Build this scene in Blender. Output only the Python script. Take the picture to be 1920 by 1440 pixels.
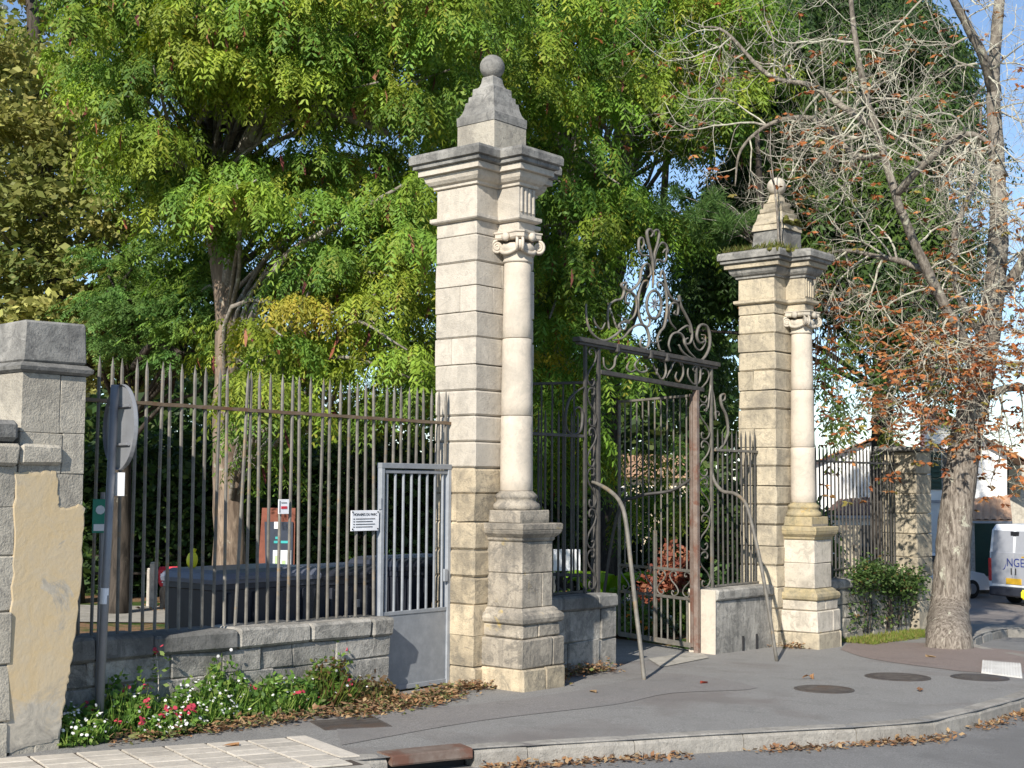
import bpy, math, random
import numpy as np
from mathutils import Vector, Matrix

for o in list(bpy.data.objects): bpy.data.objects.remove(o)
SC = bpy.context.scene
COL = SC.collection
random.seed(7); RNG = np.random.default_rng(11)
# ------------------------------------------------------------------ camera
F = 2560.0                                   # focal length in pixels of the 1920 px wide photo
PITCH = math.atan2(195, F); ROLL = .006
CAM = Vector((0, 0, 1.9))
cam = bpy.data.cameras.new('camera'); camo = bpy.data.objects.new('camera', cam); COL.objects.link(camo)
RM = Matrix.Rotation(math.pi/2+PITCH, 3, 'X') @ Matrix.Rotation(ROLL, 3, 'Z')
camo.matrix_world = Matrix.Translation(CAM) @ RM.to_4x4()
cam.sensor_width = 36; cam.lens = 36*F/1920; cam.clip_end = 3000; cam.clip_start = .1
SC.camera = camo
# ------------------------------------------------------------------ light
SUN_EL = math.radians(32)
TX, TY = .345, .939                          # horizontal travel direction of the sunlight
wd = bpy.data.worlds.new('World'); SC.world = wd; wd.use_nodes = True
nt = wd.node_tree; sky = nt.nodes.new('ShaderNodeTexSky'); sky.sky_type = 'NISHITA'; sky.sun_disc = False
sky.sun_elevation = SUN_EL; sky.sun_rotation = math.atan2(-TX, -TY)
sky.air_density = 1.0; sky.dust_density = .1; sky.altitude = 1500; sky.ozone_density = 2.0
nt.links.new(sky.outputs[0], nt.nodes['Background'].inputs[0]); nt.nodes['Background'].inputs[1].default_value = .12
sl = bpy.data.lights.new('sun', 'SUN'); sl.energy = 5.0; sl.angle = math.radians(.5); sl.color = (1, .94, .84)
so = bpy.data.objects.new('sun', sl); COL.objects.link(so)
so.rotation_euler = Vector((TX*math.cos(SUN_EL), TY*math.cos(SUN_EL), -math.sin(SUN_EL))).to_track_quat('-Z', 'Y').to_euler()
so.location = (-6, -10, 20)
SC.view_settings.view_transform = 'Standard'; SC.view_settings.look = 'None'
SC.view_settings.exposure = .50; SC.view_settings.gamma = 1
SC.view_settings.use_curve_mapping = False
SC.render.engine = 'CYCLES'
SC.cycles.max_bounces = 6; SC.cycles.transparent_max_bounces = 4; SC.cycles.diffuse_bounces = 3
# ------------------------------------------------------------------ place: frontage frame
O2D = Vector((-.066, 13.442)); ANG = .699885
DV = Vector((math.sin(ANG), math.cos(ANG))); NV = Vector((DV.y, -DV.x))
RZ = math.atan2(DV.y, DV.x)                  # local x runs along the frontage, local y into the park
def smooth(t): t = min(1, max(0, t)); return t*t*(3-2*t)
def gz(x, y):
    s = (x-O2D.x)*DV.x+(y-O2D.y)*DV.y
    return -.018*min(30, max(-12, s)) - 1.0*smooth((s-8)/22)
def uvw(u, w, z=0, g=True):                  # frontage coordinates (u along, w into the park) to world
    p = O2D+DV*u-NV*w
    return Vector((p.x, p.y, z+(gz(p.x, p.y) if g else 0)))
def ray(px, py): return RM @ Vector(((px-960)/F, -(py-720)/F, -1))
def ground(px, py, dz=0):
    v = ray(px, py); lo, hi = 2, 300
    for i in range(50):
        m = (lo+hi)/2; p = CAM+v*m
        if p.z-gz(p.x, p.y)-dz > 0: lo = m
        else: hi = m
    return CAM+v*lo
def onplane(px, py, p, n):
    v = ray(px, py); n = Vector(n); return CAM+v*((Vector(p)-CAM).dot(n)/v.dot(n))
def at(px, py, Y): v = ray(px, py); return CAM+v*(Y/v.y)      # point of a given distance down the view
def pw(u, w): p = uvw(u, w); return p
def gate_px(px, py, w=.27):                  # pixel -> (u, z above ground level 0 of frame) on the gate plane
    p = uvw(0, w, 0, False); r = onplane(px, py, p, (NV.x, NV.y, 0))
    return ((r.x-O2D.x)*DV.x+(r.y-O2D.y)*DV.y, r.z)
# ------------------------------------------------------------------ materials
class NT:
    def __init__(s, name):
        s.m = bpy.data.materials.new(name); s.m.use_nodes = True; s.t = s.m.node_tree
        s.b = s.t.nodes['Principled BSDF']; s.out = s.t.nodes['Material Output']
    def n(s, t, **k):
        d = s.t.nodes.new(t)
        for a, v in k.items():
            if a.startswith('i_'):
                key = a[2:]; key = int(key) if key.isdigit() else key
                if isinstance(v, bpy.types.NodeSocket): s.t.links.new(v, d.inputs[key])
                else: d.inputs[key].default_value = v
            else: setattr(d, a, v)
        return d
    def l(s, a, b): s.t.links.new(a, b)
    def pos(s):
        if not hasattr(s, '_p'): s._p = s.n('ShaderNodeNewGeometry').outputs['Position']
        return s._p
    def noise(s, scale, detail=5, rough=.6, vec=None, dist=0):
        d = s.n('ShaderNodeTexNoise', i_Scale=scale, i_Detail=detail, i_Roughness=rough, i_Distortion=dist); s.l(vec or s.pos(), d.inputs['Vector']); return d.outputs['Fac']
    def ramp(s, f, *st):
        d = s.n('ShaderNodeValToRGB'); s.l(f, d.inputs[0]); e = d.color_ramp.elements
        while len(e) < len(st): e.new(.5)
        for q, (p, c) in zip(e, st): q.position = p; q.color = (c, c, c, 1) if not hasattr(c, '__len__') else (*c, 1)
        return d.outputs[0]
    def mix(s, f, a, b, mode='MIX'):
        d = s.n('ShaderNodeMix', data_type='RGBA', blend_type=mode)
        for i, v in ((0, f), (6, a), (7, b)):
            if isinstance(v, bpy.types.NodeSocket): s.l(v, d.inputs[i])
            else: d.inputs[i].default_value = v if i == 0 else (*v, 1)
        return d.outputs[2]
    def rnd(s): return s.n('ShaderNodeObjectInfo').outputs['Random']
    def math(s, op, a, b=0):
        d = s.n('ShaderNodeMath', operation=op)
        for i, v in ((0, a), (1, b)):
            if isinstance(v, bpy.types.NodeSocket): s.l(v, d.inputs[i])
            else: d.inputs[i].default_value = v
        return d.outputs[0]
    def fin(s, col, rough=.9, bump=None, bs=.3, bd=.02, spec=.25, metal=0):
        if isinstance(col, bpy.types.NodeSocket): s.l(col, s.b.inputs['Base Color'])
        else: s.b.inputs['Base Color'].default_value = (*col, 1)
        if isinstance(rough, bpy.types.NodeSocket): s.l(rough, s.b.inputs['Roughness'])
        else: s.b.inputs['Roughness'].default_value = rough
        s.b.inputs['Specular IOR Level'].default_value = spec; s.b.inputs['Metallic'].default_value = metal
        if bump is not None:
            d = s.n('ShaderNodeBump', i_Strength=bs, i_Distance=bd); s.l(bump, d.inputs['Height']); s.l(d.outputs[0], s.b.inputs['Normal'])
        return s.m
def stone(name, a, b, stain, amt=.5, sc=5, rnd=.25, lich=None, bs=.5, pit=.5, sc2=1.7):
    t = NT(name)
    n1 = t.noise(sc, 8, .65); n2 = t.noise(sc2, 9, .7, dist=.4); n3 = t.noise(70, 3, .6); n4 = t.noise(14, 6, .7, dist=.6)
    c = t.mix(t.ramp(n1, (.32, 0), (.68, 1)), a, b)
    c = t.mix(t.math('MULTIPLY', t.ramp(n2, (.62-.28*amt, 0), (.80-.2*amt, 1)), .85), c, stain)
    c = t.mix(t.math('MULTIPLY', t.ramp(n4, (.60, 0), (.70, 1)), .55*amt+.1), c, stain)
    n5 = t.noise(7, 9, .75, dist=1.2)
    mp = t.n('ShaderNodeMapping'); t.l(t.pos(), mp.inputs[0]); mp.inputs['Scale'].default_value = (1, 1, .07)
    c = t.mix(t.math('MULTIPLY', t.ramp(t.noise(11, 6, .7, mp.outputs[0]), (.52, 0), (.68, 1)), .55*min(1, amt+.15)), c, tuple(x*1.1 for x in stain))
    c = t.mix(t.math('MULTIPLY', t.ramp(n5, (.56-.10*amt, 0), (.63-.06*amt, 1)), min(1, .25+.75*amt)*.8), c, tuple(x*1.15 for x in stain))
    c = t.mix(t.math('MULTIPLY', t.ramp(t.noise(9, 8, .75, dist=.8), (.60, 0), (.66, 1)), .6*amt), c, tuple(min(.8, x*1.22) for x in a))
    if lich: c = t.mix(t.ramp(t.noise(2.6, 7, .7, dist=.5), (.60, 0), (.70, .8)), c, lich)
    c = t.mix(t.math('MULTIPLY', t.ramp(n3, (.30, 1), (.40, 0)), pit), c, tuple(x*.35 for x in b))
    v = t.math('ADD', t.math('MULTIPLY', t.rnd(), rnd), 1-rnd*.6)
    hs = t.n('ShaderNodeHueSaturation'); t.l(c, hs.inputs['Color']); t.l(v, hs.inputs['Value'])
    h = t.math('ADD', t.math('MULTIPLY', n4, .7), t.math('MULTIPLY', n3, .4))
    return t.fin(hs.outputs[0], .92, h, bs, .02, .2)
M = {}
M['lime'] = stone('limestone_pale', (.56, .505, .425), (.45, .405, .34), (.28, .255, .22), .38, 4, .2, pit=.35)
M['warm'] = stone('limestone_warm', (.57, .47, .325), (.40, .335, .24), (.15, .135, .11), .56, 4, .3, bs=.8)
M['ped'] = stone('limestone_pedestal', (.48, .42, .335), (.34, .30, .245), (.12, .112, .10), .70, 5, .2, lich=(.50, .37, .13), bs=.8)
M['corn'] = stone('limestone_weathered', (.36, .345, .315), (.22, .215, .20), (.085, .083, .08), .60, 6, .2, pit=.6)
M['drum'] = stone('limestone_smooth', (.585, .51, .42), (.50, .44, .36), (.33, .30, .255), .42, 3, .06, bs=.25, pit=.15)
M['yell'] = stone('limestone_yellow', (.56, .48, .35), (.44, .38, .28), (.19, .17, .14), .56, 4, .25, bs=.8)
M['lichen'] = stone('limestone_lichen', (.50, .40, .22), (.38, .32, .22), (.12, .12, .09), .45, 6, .15, lich=(.52, .32, .06))
M['pedw'] = stone('limestone_pedestal_white', (.60, .54, .45), (.47, .42, .34), (.21, .19, .16), .42, 4, .18, lich=(.58, .42, .12))
M['grey'] = stone('limestone_grey_wall', (.47, .44, .39), (.33, .31, .275), (.11, .108, .10), .66, 6, .35, bs=.9)
M['darkcap'] = stone('coping_dark', (.27, .26, .24), (.17, .165, .155), (.07, .07, .065), .5, 6, .3)
M['stub'] = stone('stub_stone', (.50, .455, .375), (.40, .365, .30), (.18, .165, .145), .46, 5, .2, bs=.8)
M['core'] = stone('mortar', (.30, .27, .22), (.20, .18, .15), (.06, .06, .05), .4, 8, .1)
M['marl'] = stone('rubble_stone', (.42, .39, .33), (.28, .26, .22), (.09, .09, .08), .55, 7, .45, bs=.9)
def plaster():
    t = NT('ochre_plaster'); n1 = t.noise(1.6, 7, .65); n2 = t.noise(25, 5, .6); n3 = t.noise(2.3, 8, .7, dist=.5)
    c = t.mix(t.ramp(n1, (.35, 0), (.65, 1)), (.66, .46, .22), (.58, .43, .25))
    c = t.mix(t.ramp(n3, (.60, 0), (.68, .75)), c, (.55, .49, .40))
    c = t.mix(t.ramp(n3, (.30, .7), (.36, 0)), c, (.36, .30, .22))
    return t.fin(c, .95, t.math('ADD', n2, n3), .45, .02, .15)
M['plaster'] = plaster()
def render_skin():
    t = NT('faded_ochre_render'); z = t.n('ShaderNodeSeparateXYZ'); t.l(t.pos(), z.inputs[0]); zz = z.outputs[2]
    n1 = t.noise(2.2, 8, .7, dist=.7); n2 = t.noise(22, 5, .6); n3 = t.noise(5, 8, .75, dist=.9)
    och = t.mix(t.ramp(n3, (.35, 0), (.65, 1)), (.55, .42, .245), (.52, .43, .30))
    gr = t.mix(t.ramp(n3, (.40, 0), (.62, 1)), (.50, .45, .37), (.30, .275, .235))
    lo = t.ramp(t.math('ADD', zz, t.math('MULTIPLY', t.math('SUBTRACT', n1, .5), 1.1)), (.30, 0), (.46, 1))
    hi = t.ramp(t.math('ADD', zz, t.math('MULTIPLY', t.math('SUBTRACT', n1, .5), -.7)), (1.62, 1), (1.92, .15))
    c = t.mix(t.math('MULTIPLY', lo, hi), gr, och); c = t.mix(t.ramp(n1, (.60, 0), (.66, .9)), c, gr)
    return t.fin(c, .95, t.math('ADD', n2, n3), .22, .015, .15)
M['skin'] = render_skin()
def asphalt(name, c1, c2, patch, ps=.5, lo=.5, hi=.6):
    t = NT(name); f = t.noise(75, 4, .8); g = t.noise(32, 5, .75); m = t.noise(ps, 5, .6, dist=.6); st = t.noise(2.2, 6, .7)
    c = t.mix(t.ramp(f, (.38, 0), (.62, 1)), tuple(x*.82 for x in c1), tuple(x*1.12 for x in c2))
    c = t.mix(t.ramp(m, (lo, 0), (hi, .75)), c, patch)
    c = t.mix(t.ramp(st, (.50, 0), (.75, .55)), c, tuple(x*.62 for x in c1)); c = t.mix(t.ramp(t.noise(9, 6, .75), (.58, 0), (.72, .45)), c, tuple(x*.7 for x in c1)); c = t.mix(t.ramp(t.noise(1.1, 7, .7), (.56, 0), (.68, .4)), c, tuple(x*1.15 for x in c2))
    c = t.mix(t.ramp(t.noise(260, 1), (.72, 0), (.78, .7)), c, (.45, .44, .42))
    return t.fin(c, .88, t.math('ADD', f, g), .55, .012, .3)
M['pave'] = asphalt('pavement_asphalt', (.205, .198, .187), (.275, .266, .252), (.180, .160, .148), .45)
M['road'] = asphalt('road_asphalt', (.172, .168, .162), (.238, .233, .226), (.15, .145, .14), .3)
M['redpave'] = asphalt('red_asphalt', (.19, .152, .135), (.255, .205, .182), (.19, .17, .158), .8, .55, .7)
M['concrete'] = stone('concrete', (.42, .39, .34), (.31, .29, .25), (.17, .16, .14), .35, 7, .25, bs=.4, pit=.3)
M['kerb'] = stone('kerb_stone', (.37, .345, .305), (.255, .24, .215), (.15, .14, .125), .45, 6, .25, bs=.7)
M['slab'] = stone('paving_slab', (.56, .51, .44), (.46, .42, .36), (.28, .26, .23), .32, 8, .3, bs=.3, pit=.2)
def iron(name, base, light, rust, ra=.5, rough=.6):
    t = NT(name); n1 = t.noise(9, 6, .7); n2 = t.noise(3.2, 7, .7, dist=.4); n3 = t.noise(50, 3)
    c = t.mix(t.ramp(n1, (.4, 0), (.65, 1)), base, light)
    c = t.mix(t.ramp(n2, (.72-.3*ra, 0), (.82-.3*ra, .85)), c, rust)
    v = t.math('ADD', t.math('MULTIPLY', t.rnd(), .35), .8)
    hs = t.n('ShaderNodeHueSaturation'); t.l(c, hs.inputs['Color']); t.l(v, hs.inputs['Value'])
    return t.fin(hs.outputs[0], rough, n3, .3, .004, .4)
M['iron'] = iron('wrought_iron_old', (.05, .047, .043), (.085, .078, .07), (.16, .085, .04), .35)
M['bar'] = iron('fence_bar_iron', (.115, .105, .09), (.185, .17, .145), (.235, .155, .075), .48)
M['rustrail'] = iron('rusty_rail', (.15, .10, .06), (.20, .15, .10), (.17, .075, .03), .7)
M['steel'] = iron('grey_painted_steel', (.23, .245, .265), (.29, .305, .325), (.20, .16, .13), .12, .5)
M['rustpost'] = iron('rusty_post', (.17, .12, .095), (.24, .19, .16), (.16, .07, .045), .7)
M['manhole'] = iron('cast_iron_cover', (.055, .046, .042), (.085, .075, .066), (.075, .05, .036), .6)
def plain(name, c, rough=.5, spec=.4, metal=0, var=.12, sc=6):
    t = NT(name); n = t.noise(sc, 5, .65)
    k = t.mix(t.ramp(n, (.3, 0), (.7, 1)), tuple(x*(1-var) for x in c), tuple(min(1, x*(1+var)) for x in c))
    return t.fin(k, rough, None, 0, 0, spec, metal)
M['white'] = plain('white_sign', (.78, .78, .80), .5); M['black'] = plain('black_paint', (.02, .02, .022), .5)
M['red'] = plain('red_paint', (.55, .03, .05), .5); M['green'] = plain('green_sign', (.02, .22, .15), .45)
M['galv'] = plain('galvanised_steel', (.24, .245, .26), .5, .4, .25); M['binp'] = plain('dark_bin_plastic', (.030, .033, .045), .45)
M['binl'] = plain('bin_lid_plastic', (.12, .13, .165), .4); M['yellow'] = plain('yellow_plastic', (.80, .72, .03), .5)
M['corten'] = plain('corten_panel', (.20, .065, .04), .7, var=.3); M['slate'] = plain('dark_blue_panel', (.035, .045, .07), .5)
M['teal'] = plain('teal_print', (.05, .42, .42), .5); M['pale'] = plain('pale_map_print', (.62, .66, .70), .5)
M['mapgreen'] = plain('map_green', (.42, .58, .28), .6); M['wood'] = plain('grey_wood', (.42, .38, .33), .8, var=.3, sc=14)
M['planter'] = plain('orange_wood_planter', (.50, .27, .09), .7, var=.25); M['render'] = plain('white_render', (.80, .79, .76), .9, var=.05, sc=1.5)
M['cream'] = plain('cream_render', (.72, .60, .43), .9, var=.1); M['shutter'] = plain('green_shutter', (.015, .05, .035), .5)
M['glass'] = plain('dark_glass', (.02, .025, .03), .08, .8); M['vanw'] = plain('white_car_paint', (.76, .78, .80), .25, .5, var=.02)
M['vand'] = plain('van_grey_door', (.36, .37, .40), .35, var=.05); M['tyre'] = plain('tyre_rubber', (.015, .015, .015), .8)
M['lamp_red'] = plain('red_tail_lamp', (.5, .02, .02), .2, .6); M['amber'] = plain('amber_plate', (.60, .36, .03), .5)
M['blue'] = plain('navy_lettering', (.02, .04, .22), .5); M['joint'] = plain('dark_joint', (.07, .055, .045), .95)
M['whiteline'] = stone('white_tactile_paint', (.74, .73, .70), (.62, .61, .58), (.36, .35, .33), .35, 7, .1, bs=.2, pit=.1)
def tiles(name, a, b, d):
    t = NT(name); c = t.mix(t.ramp(t.noise(3, 6, .7), (.3, 0), (.7, 1)), a, b); c = t.mix(t.ramp(t.noise(14, 4, .7), (.55, 0), (.7, .7)), c, d)
    return t.fin(c, .9, t.noise(30), .3)
M['tile'] = tiles('terracotta_tiles', (.52, .24, .13), (.40, .17, .09), (.25, .15, .11)); M['tileb'] = tiles('pale_terracotta_tiles', (.50, .32, .21), (.40, .24, .15), (.28, .2, .15))
M['tiled'] = tiles('brown_tiles', (.20, .12, .10), (.14, .09, .08), (.1, .08, .07))
def bark(name, a, b, lich, la, sc=9, vstretch=.22):
    t = NT(name); mp = t.n('ShaderNodeMapping'); t.l(t.pos(), mp.inputs[0]); mp.inputs['Scale'].default_value = (1, 1, vstretch)
    n1 = t.noise(sc, 7, .7, mp.outputs[0], .8); n2 = t.noise(5, 7, .75, dist=.6)
    c = t.mix(t.ramp(n1, (.38, 0), (.62, 1)), a, b); c = t.mix(t.ramp(n2, (.66-la*.35, 0), (.72-la*.35, .9)), c, lich)
    return t.fin(c, .95, n1, .8, .02, .15)
M['bark_ch'] = bark('chestnut_bark', (.085, .068, .055), (.31, .27, .225), (.44, .43, .34), .22, 26, .22)
M['twig_ch'] = bark('chestnut_twig_lichen', (.28, .25, .205), (.44, .41, .34), (.52, .51, .40), .5, 10, 1)
M['limb_ch'] = bark('chestnut_limb_lichen', (.10, .085, .07), (.27, .24, .20), (.42, .41, .31), .26, 16, .5)
M['bark_lo'] = bark('locust_bark', (.11, .08, .06), (.30, .23, .17), (.34, .31, .25), .2, 14, .15)
M['bark_dk'] = bark('dark_bark', (.03, .026, .022), (.085, .07, .058), (.16, .15, .12), .1, 10)  # bark tone lowered so trunks read as shaded under the trees
M['limb_gr'] = bark('grey_limb', (.14, .12, .10), (.30, .27, .23), (.46, .45, .38), .35, 12, 1)
def leafmat(name, trans=.35, rough=.55):
    t = NT(name); a = t.n('ShaderNodeAttribute', attribute_name='Col'); c = a.outputs['Color']
    t.fin(c, rough, spec=.25)
    tr = t.n('ShaderNodeBsdfTranslucent'); g = t.n('ShaderNodeHueSaturation', i_Saturation=1.1, i_Value=1.25); t.l(c, g.inputs['Color']); t.l(g.outputs[0], tr.inputs[0])
    mx = t.n('ShaderNodeMixShader', i_0=trans); t.l(t.b.outputs[0], mx.inputs[1]); t.l(tr.outputs[0], mx.inputs[2]); t.l(mx.outputs[0], t.out.inputs[0])
    return t.m
M['leaf'] = leafmat('leaf'); M['petal'] = leafmat('petal', .2, .7); M['dryleaf'] = leafmat('dry_leaf', .15, .8)
M['mossy'] = plain('moss', (.10, .10, .025), 1, .1, var=.5, sc=30)
def soil():
    t = NT('park_soil_and_grass'); n1 = t.noise(.5, 6, .65); n2 = t.noise(30, 5, .7); n3 = t.noise(6, 6, .7)
    c = t.mix(t.ramp(n2, (.3, 0), (.7, 1)), (.17, .10, .055), (.30, .19, .11))
    gcol = t.mix(t.ramp(n2, (.3, 0), (.7, 1)), (.03, .06, .012), (.08, .13, .03))
    c = t.mix(t.ramp(t.math('ADD', t.math('MULTIPLY', n1, .8), t.math('MULTIPLY', n3, .2)), (.49, 0), (.54, 1)), c, gcol)
    return t.fin(c, 1, n2, .8, .03, .1)
M['soil'] = soil()
# ------------------------------------------------------------------ mesh helpers
class MB:
    def __init__(s): s.v = []; s.f = []
    def add(s, v, f):
        n = len(s.v); s.v += [tuple(p) for p in v]; s.f += [tuple(i+n for i in q) for q in f]; return s
    def box(s, x0, x1, y0, y1, z0, z1):
        return s.add([(x, y, z) for x in (x0, x1) for y in (y0, y1) for z in (z0, z1)],
                     [(0, 1, 3, 2), (4, 6, 7, 5), (0, 4, 5, 1), (2, 3, 7, 6), (0, 2, 6, 4), (1, 5, 7, 3)])
    def cbox(s, x0, x1, y0, y1, z0, z1, c=.01, j=0, zf=None):
        cx, cy, cz = (x0+x1)/2, (y0+y1)/2, (z0+z1)/2; h = ((x1-x0)/2, (y1-y0)/2, (z1-z0)/2); V = []; idx = {}
        for i in (-1, 1):
            for k in (-1, 1):
                for l in (-1, 1):
                    q = (random.uniform(-j, j), random.uniform(-j, j), random.uniform(-j, j))
                    for a in range(3):
                        d = [i*(h[0]-c), k*(h[1]-c), l*(h[2]-c)]; d[a] = (i, k, l)[a]*h[a]
                        idx[(i, k, l, a)] = len(V); V.append((cx+d[0]+q[0], cy+d[1]+q[1], cz+d[2]+q[2]))
        Fc = []; S = [(-1, -1), (1, -1), (1, 1), (-1, 1)]
        for a in range(3):
            for sg in (-1, 1):
                q = []
                for (p, r) in S:
                    k = [0, 0, 0]; k[a] = sg; k[(a+1) % 3] = p; k[(a+2) % 3] = r; q.append(idx[(*k, a)])
                Fc.append(tuple(q if sg > 0 else q[::-1]))
        for a in range(3):
            b, c2 = (a+1) % 3, (a+2) % 3
            for p in (-1, 1):
                for r in (-1, 1):
                    k0 = [0, 0, 0]; k1 = [0, 0, 0]; k0[a] = -1; k1[a] = 1; k0[b] = k1[b] = p; k0[c2] = k1[c2] = r
                    q = (idx[(*k0, b)], idx[(*k1, b)], idx[(*k1, c2)], idx[(*k0, c2)]); Fc.append(q if p*r > 0 else q[::-1])
        for (i, k, l, a) in list(idx):
            if a == 0:
                q = (idx[(i, k, l, 0)], idx[(i, k, l, 1)], idx[(i, k, l, 2)]); Fc.append(q if i*k*l > 0 else q[::-1])
        return s.add(V, Fc)
    def tube(s, P, R, n=6, flat=None, cap=True):
        P = [Vector(p) for p in P]
        if not hasattr(R, '__len__'): R = [R]*len(P)
        up = Vector((0, 0, 1)); V = []; Fc = []; prev = None
        for i, p in enumerate(P):
            t = (P[min(i+1, len(P)-1)]-P[max(i-1, 0)])
            t = t.normalized() if t.length > 1e-9 else Vector((0, 0, 1))
            if prev is None:
                a = t.cross(up) if abs(t.z) < .95 else t.cross(Vector((1, 0, 0)))
                a.normalize()
            else: a = (prev-t*prev.dot(t)); a = a.normalized() if a.length > 1e-6 else prev
            prev = a; b = t.cross(a)
            for k in range(n):
                th = 2*math.pi*(k+.5)/n; V.append(p+(a*math.cos(th)+b*math.sin(th))*R[i])
        for i in range(len(P)-1):
            for k in range(n):
                k2 = (k+1) % n; Fc.append((i*n+k, i*n+k2, (i+1)*n+k2, (i+1)*n+k))
        if cap: Fc.append(tuple(range(n))[::-1]); Fc.append(tuple(range((len(P)-1)*n, len(P)*n)))
        return s.add(V, Fc)
    def lathe(s, prof, n=24, cx=0, cy=0, cap=True):
        V = [(cx+r*math.cos(2*math.pi*k/n), cy+r*math.sin(2*math.pi*k/n), z) for r, z in prof for k in range(n)]
        Fc = [(i*n+k, i*n+(k+1) % n, (i+1)*n+(k+1) % n, (i+1)*n+k) for i in range(len(prof)-1) for k in range(n)]
        if cap: Fc += [tuple(range(n))[::-1], tuple(range((len(prof)-1)*n, len(prof)*n))]
        return s.add(V, Fc)
    def loft(s, outlines):                       # list of equally long (x,y,z) rings, counter-clockwise from above
        n = len(outlines[0]); V = [p for o in outlines for p in o]
        Fc = [(i*n+k, i*n+(k+1) % n, (i+1)*n+(k+1) % n, (i+1)*n+k) for i in range(len(outlines)-1) for k in range(n)]
        Fc += [tuple(range(n))[::-1], tuple(range((len(outlines)-1)*n, len(outlines)*n))]
        return s.add(V, Fc)
    def build(s, name, mat, parent=None, smooth=False, loc=None, rot=None):
        me = bpy.data.meshes.new(name); me.from_pydata(s.v, [], s.f); me.update()
        return obj(name, me, mat, parent, smooth, loc, rot)
def obj(name, me, mat, parent=None, smooth=False, loc=None, rot=None):
    if mat and not me.materials: me.materials.append(M[mat] if isinstance(mat, str) else mat)
    if smooth: me.polygons.foreach_set('use_smooth', [True]*len(me.polygons))
    o = bpy.data.objects.new(name, me); COL.objects.link(o)
    if parent: o.parent = parent
    if loc is not None: o.location = loc
    if rot is not None: o.rotation_euler = rot
    return o
def tag(o, label, cat, group=None):
    o['label'] = label; o['category'] = cat
    if group: o['group'] = group
    return o
def thing(name, label, cat, loc=(0, 0, 0), rz=0, group=None):
    o = bpy.data.objects.new(name, None); COL.objects.link(o); o.location = loc; o.rotation_euler = (0, 0, rz); o.empty_display_size = .1
    return tag(o, label, cat, group)
def struct(name, b, mat, smooth=False): o = b.build(name, mat, None, smooth); o['kind'] = 'structure'; return o
def copy_tree(o, parent=None):
    c = o.copy(); COL.objects.link(c); c.parent = parent
    for ch in o.children: copy_tree(ch, c)
    return c
def cat(P, n=5):                                 # Catmull-Rom through points of any dimension
    P = [np.array(p, float) for p in P]; Q = [2*P[0]-P[1]]+P+[2*P[-1]-P[-2]]; out = []
    for i in range(1, len(Q)-2):
        for k in range(n):
            t = k/n; a, b, c, d = Q[i-1:i+3]
            out.append(.5*((2*b)+(c-a)*t+(2*a-5*b+4*c-d)*t*t+(3*b-a-3*c+d)*t**3))
    out.append(P[-1]); return out
def text(body, size, mat, parent, loc, rot, name='lettering', align='CENTER'):
    cu = bpy.data.curves.new(name, 'FONT'); cu.body = body; cu.size = size; cu.align_x = align; cu.extrude = .0008
    t = bpy.data.objects.new(name, cu); COL.objects.link(t); dg = bpy.context.evaluated_depsgraph_get()
    me = bpy.data.meshes.new_from_object(t.evaluated_get(dg)); bpy.data.objects.remove(t)
    return obj(name, me, mat, parent, False, loc, rot)
# ================================================================== SETTING
def grid(x0, x1, y0, y1, step, fz, inside=None):
    b = MB(); nx = int((x1-x0)/step); ny = int((y1-y0)/step); ids = {}
    for i in range(nx+1):
        for j in range(ny+1):
            x = x0+(x1-x0)*i/nx; y = y0+(y1-y0)*j/ny; b.v.append(fz(x, y))
    for i in range(nx):
        for j in range(ny): a = i*(ny+1)+j; b.f.append((a, a+ny+1, a+ny+2, a+1))
    return b
b = MB(); b.add([(-1500, -600, -2.6), (1500, -600, -2.6), (1500, 2600, -2.6), (-1500, 2600, -2.6)], [(0, 1, 2, 3)]); struct('ground', b, 'soil')
struct('road', grid(-60, 110, -24, 120, 2.0, lambda x, y: (x, y, gz(x, y)-.13)), 'road', True)
b = grid(-34, 9.4, .25, 90, 1.5, lambda u, w: tuple(uvw(u, w, -.012))); struct('park_ground', b, 'soil', True)
K0 = [(-12, 3.2), (-9, 5.0), (-6, 6.4), (-3.4, 7.9), (-2.0, 8.72)]+[tuple(ground(*p)[:2]) for p in ((680, 1425), (880, 1405), (1090, 1393), (1340, 1378), (1690, 1358), (1800, 1340), (1920, 1308))]
K0 += [(5.6, 14.2), (6.15, 15.2), (6.42, 16.2), (6.40, 17.1), (6.22, 17.9), (6.3, 18.8), (6.8, 20), (7.7, 21.6), (9.2, 23.6), (12, 27)]
KL = [Vector(p) for p in cat(K0, 6)]
inner = [tuple(uvw(13, .3)[:2]), tuple(uvw(7, .3)[:2]), tuple(uvw(0, .3)[:2]), tuple(uvw(-5.2, .3)[:2]), (-6, 9.9), (-12, 9.6)]
sof = lambda p: (p[0]-O2D.x)*DV.x+(p[1]-O2D.y)*DV.y
b = MB(); near_k = [(p.x, p.y) for p in KL if sof(p) < 7.9]; far_k = [(p.x, p.y) for p in KL if sof(p) >= 7.9]; pin = tuple(uvw(7.9, .3)[:2])
pv = near_k+[far_k[0], pin]+inner[2:]; b.add([(x, y, -.018*max(-12, sof((x, y)))) for x, y in pv], [tuple(range(len(pv)))])
lft = [Vector(pin).lerp(Vector(inner[0]), k/(len(far_k)-1)) for k in range(len(far_k))]; o_ = len(b.v)
for p, q in zip(far_k, lft): b.v += [(p[0], p[1], gz(*p)), (q.x, q.y, gz(q.x, q.y))]
b.f += [(o_+2*k, o_+2*k+2, o_+2*k+3, o_+2*k+1) for k in range(len(far_k)-1)]
struct('pavement', b, 'pave')
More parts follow.
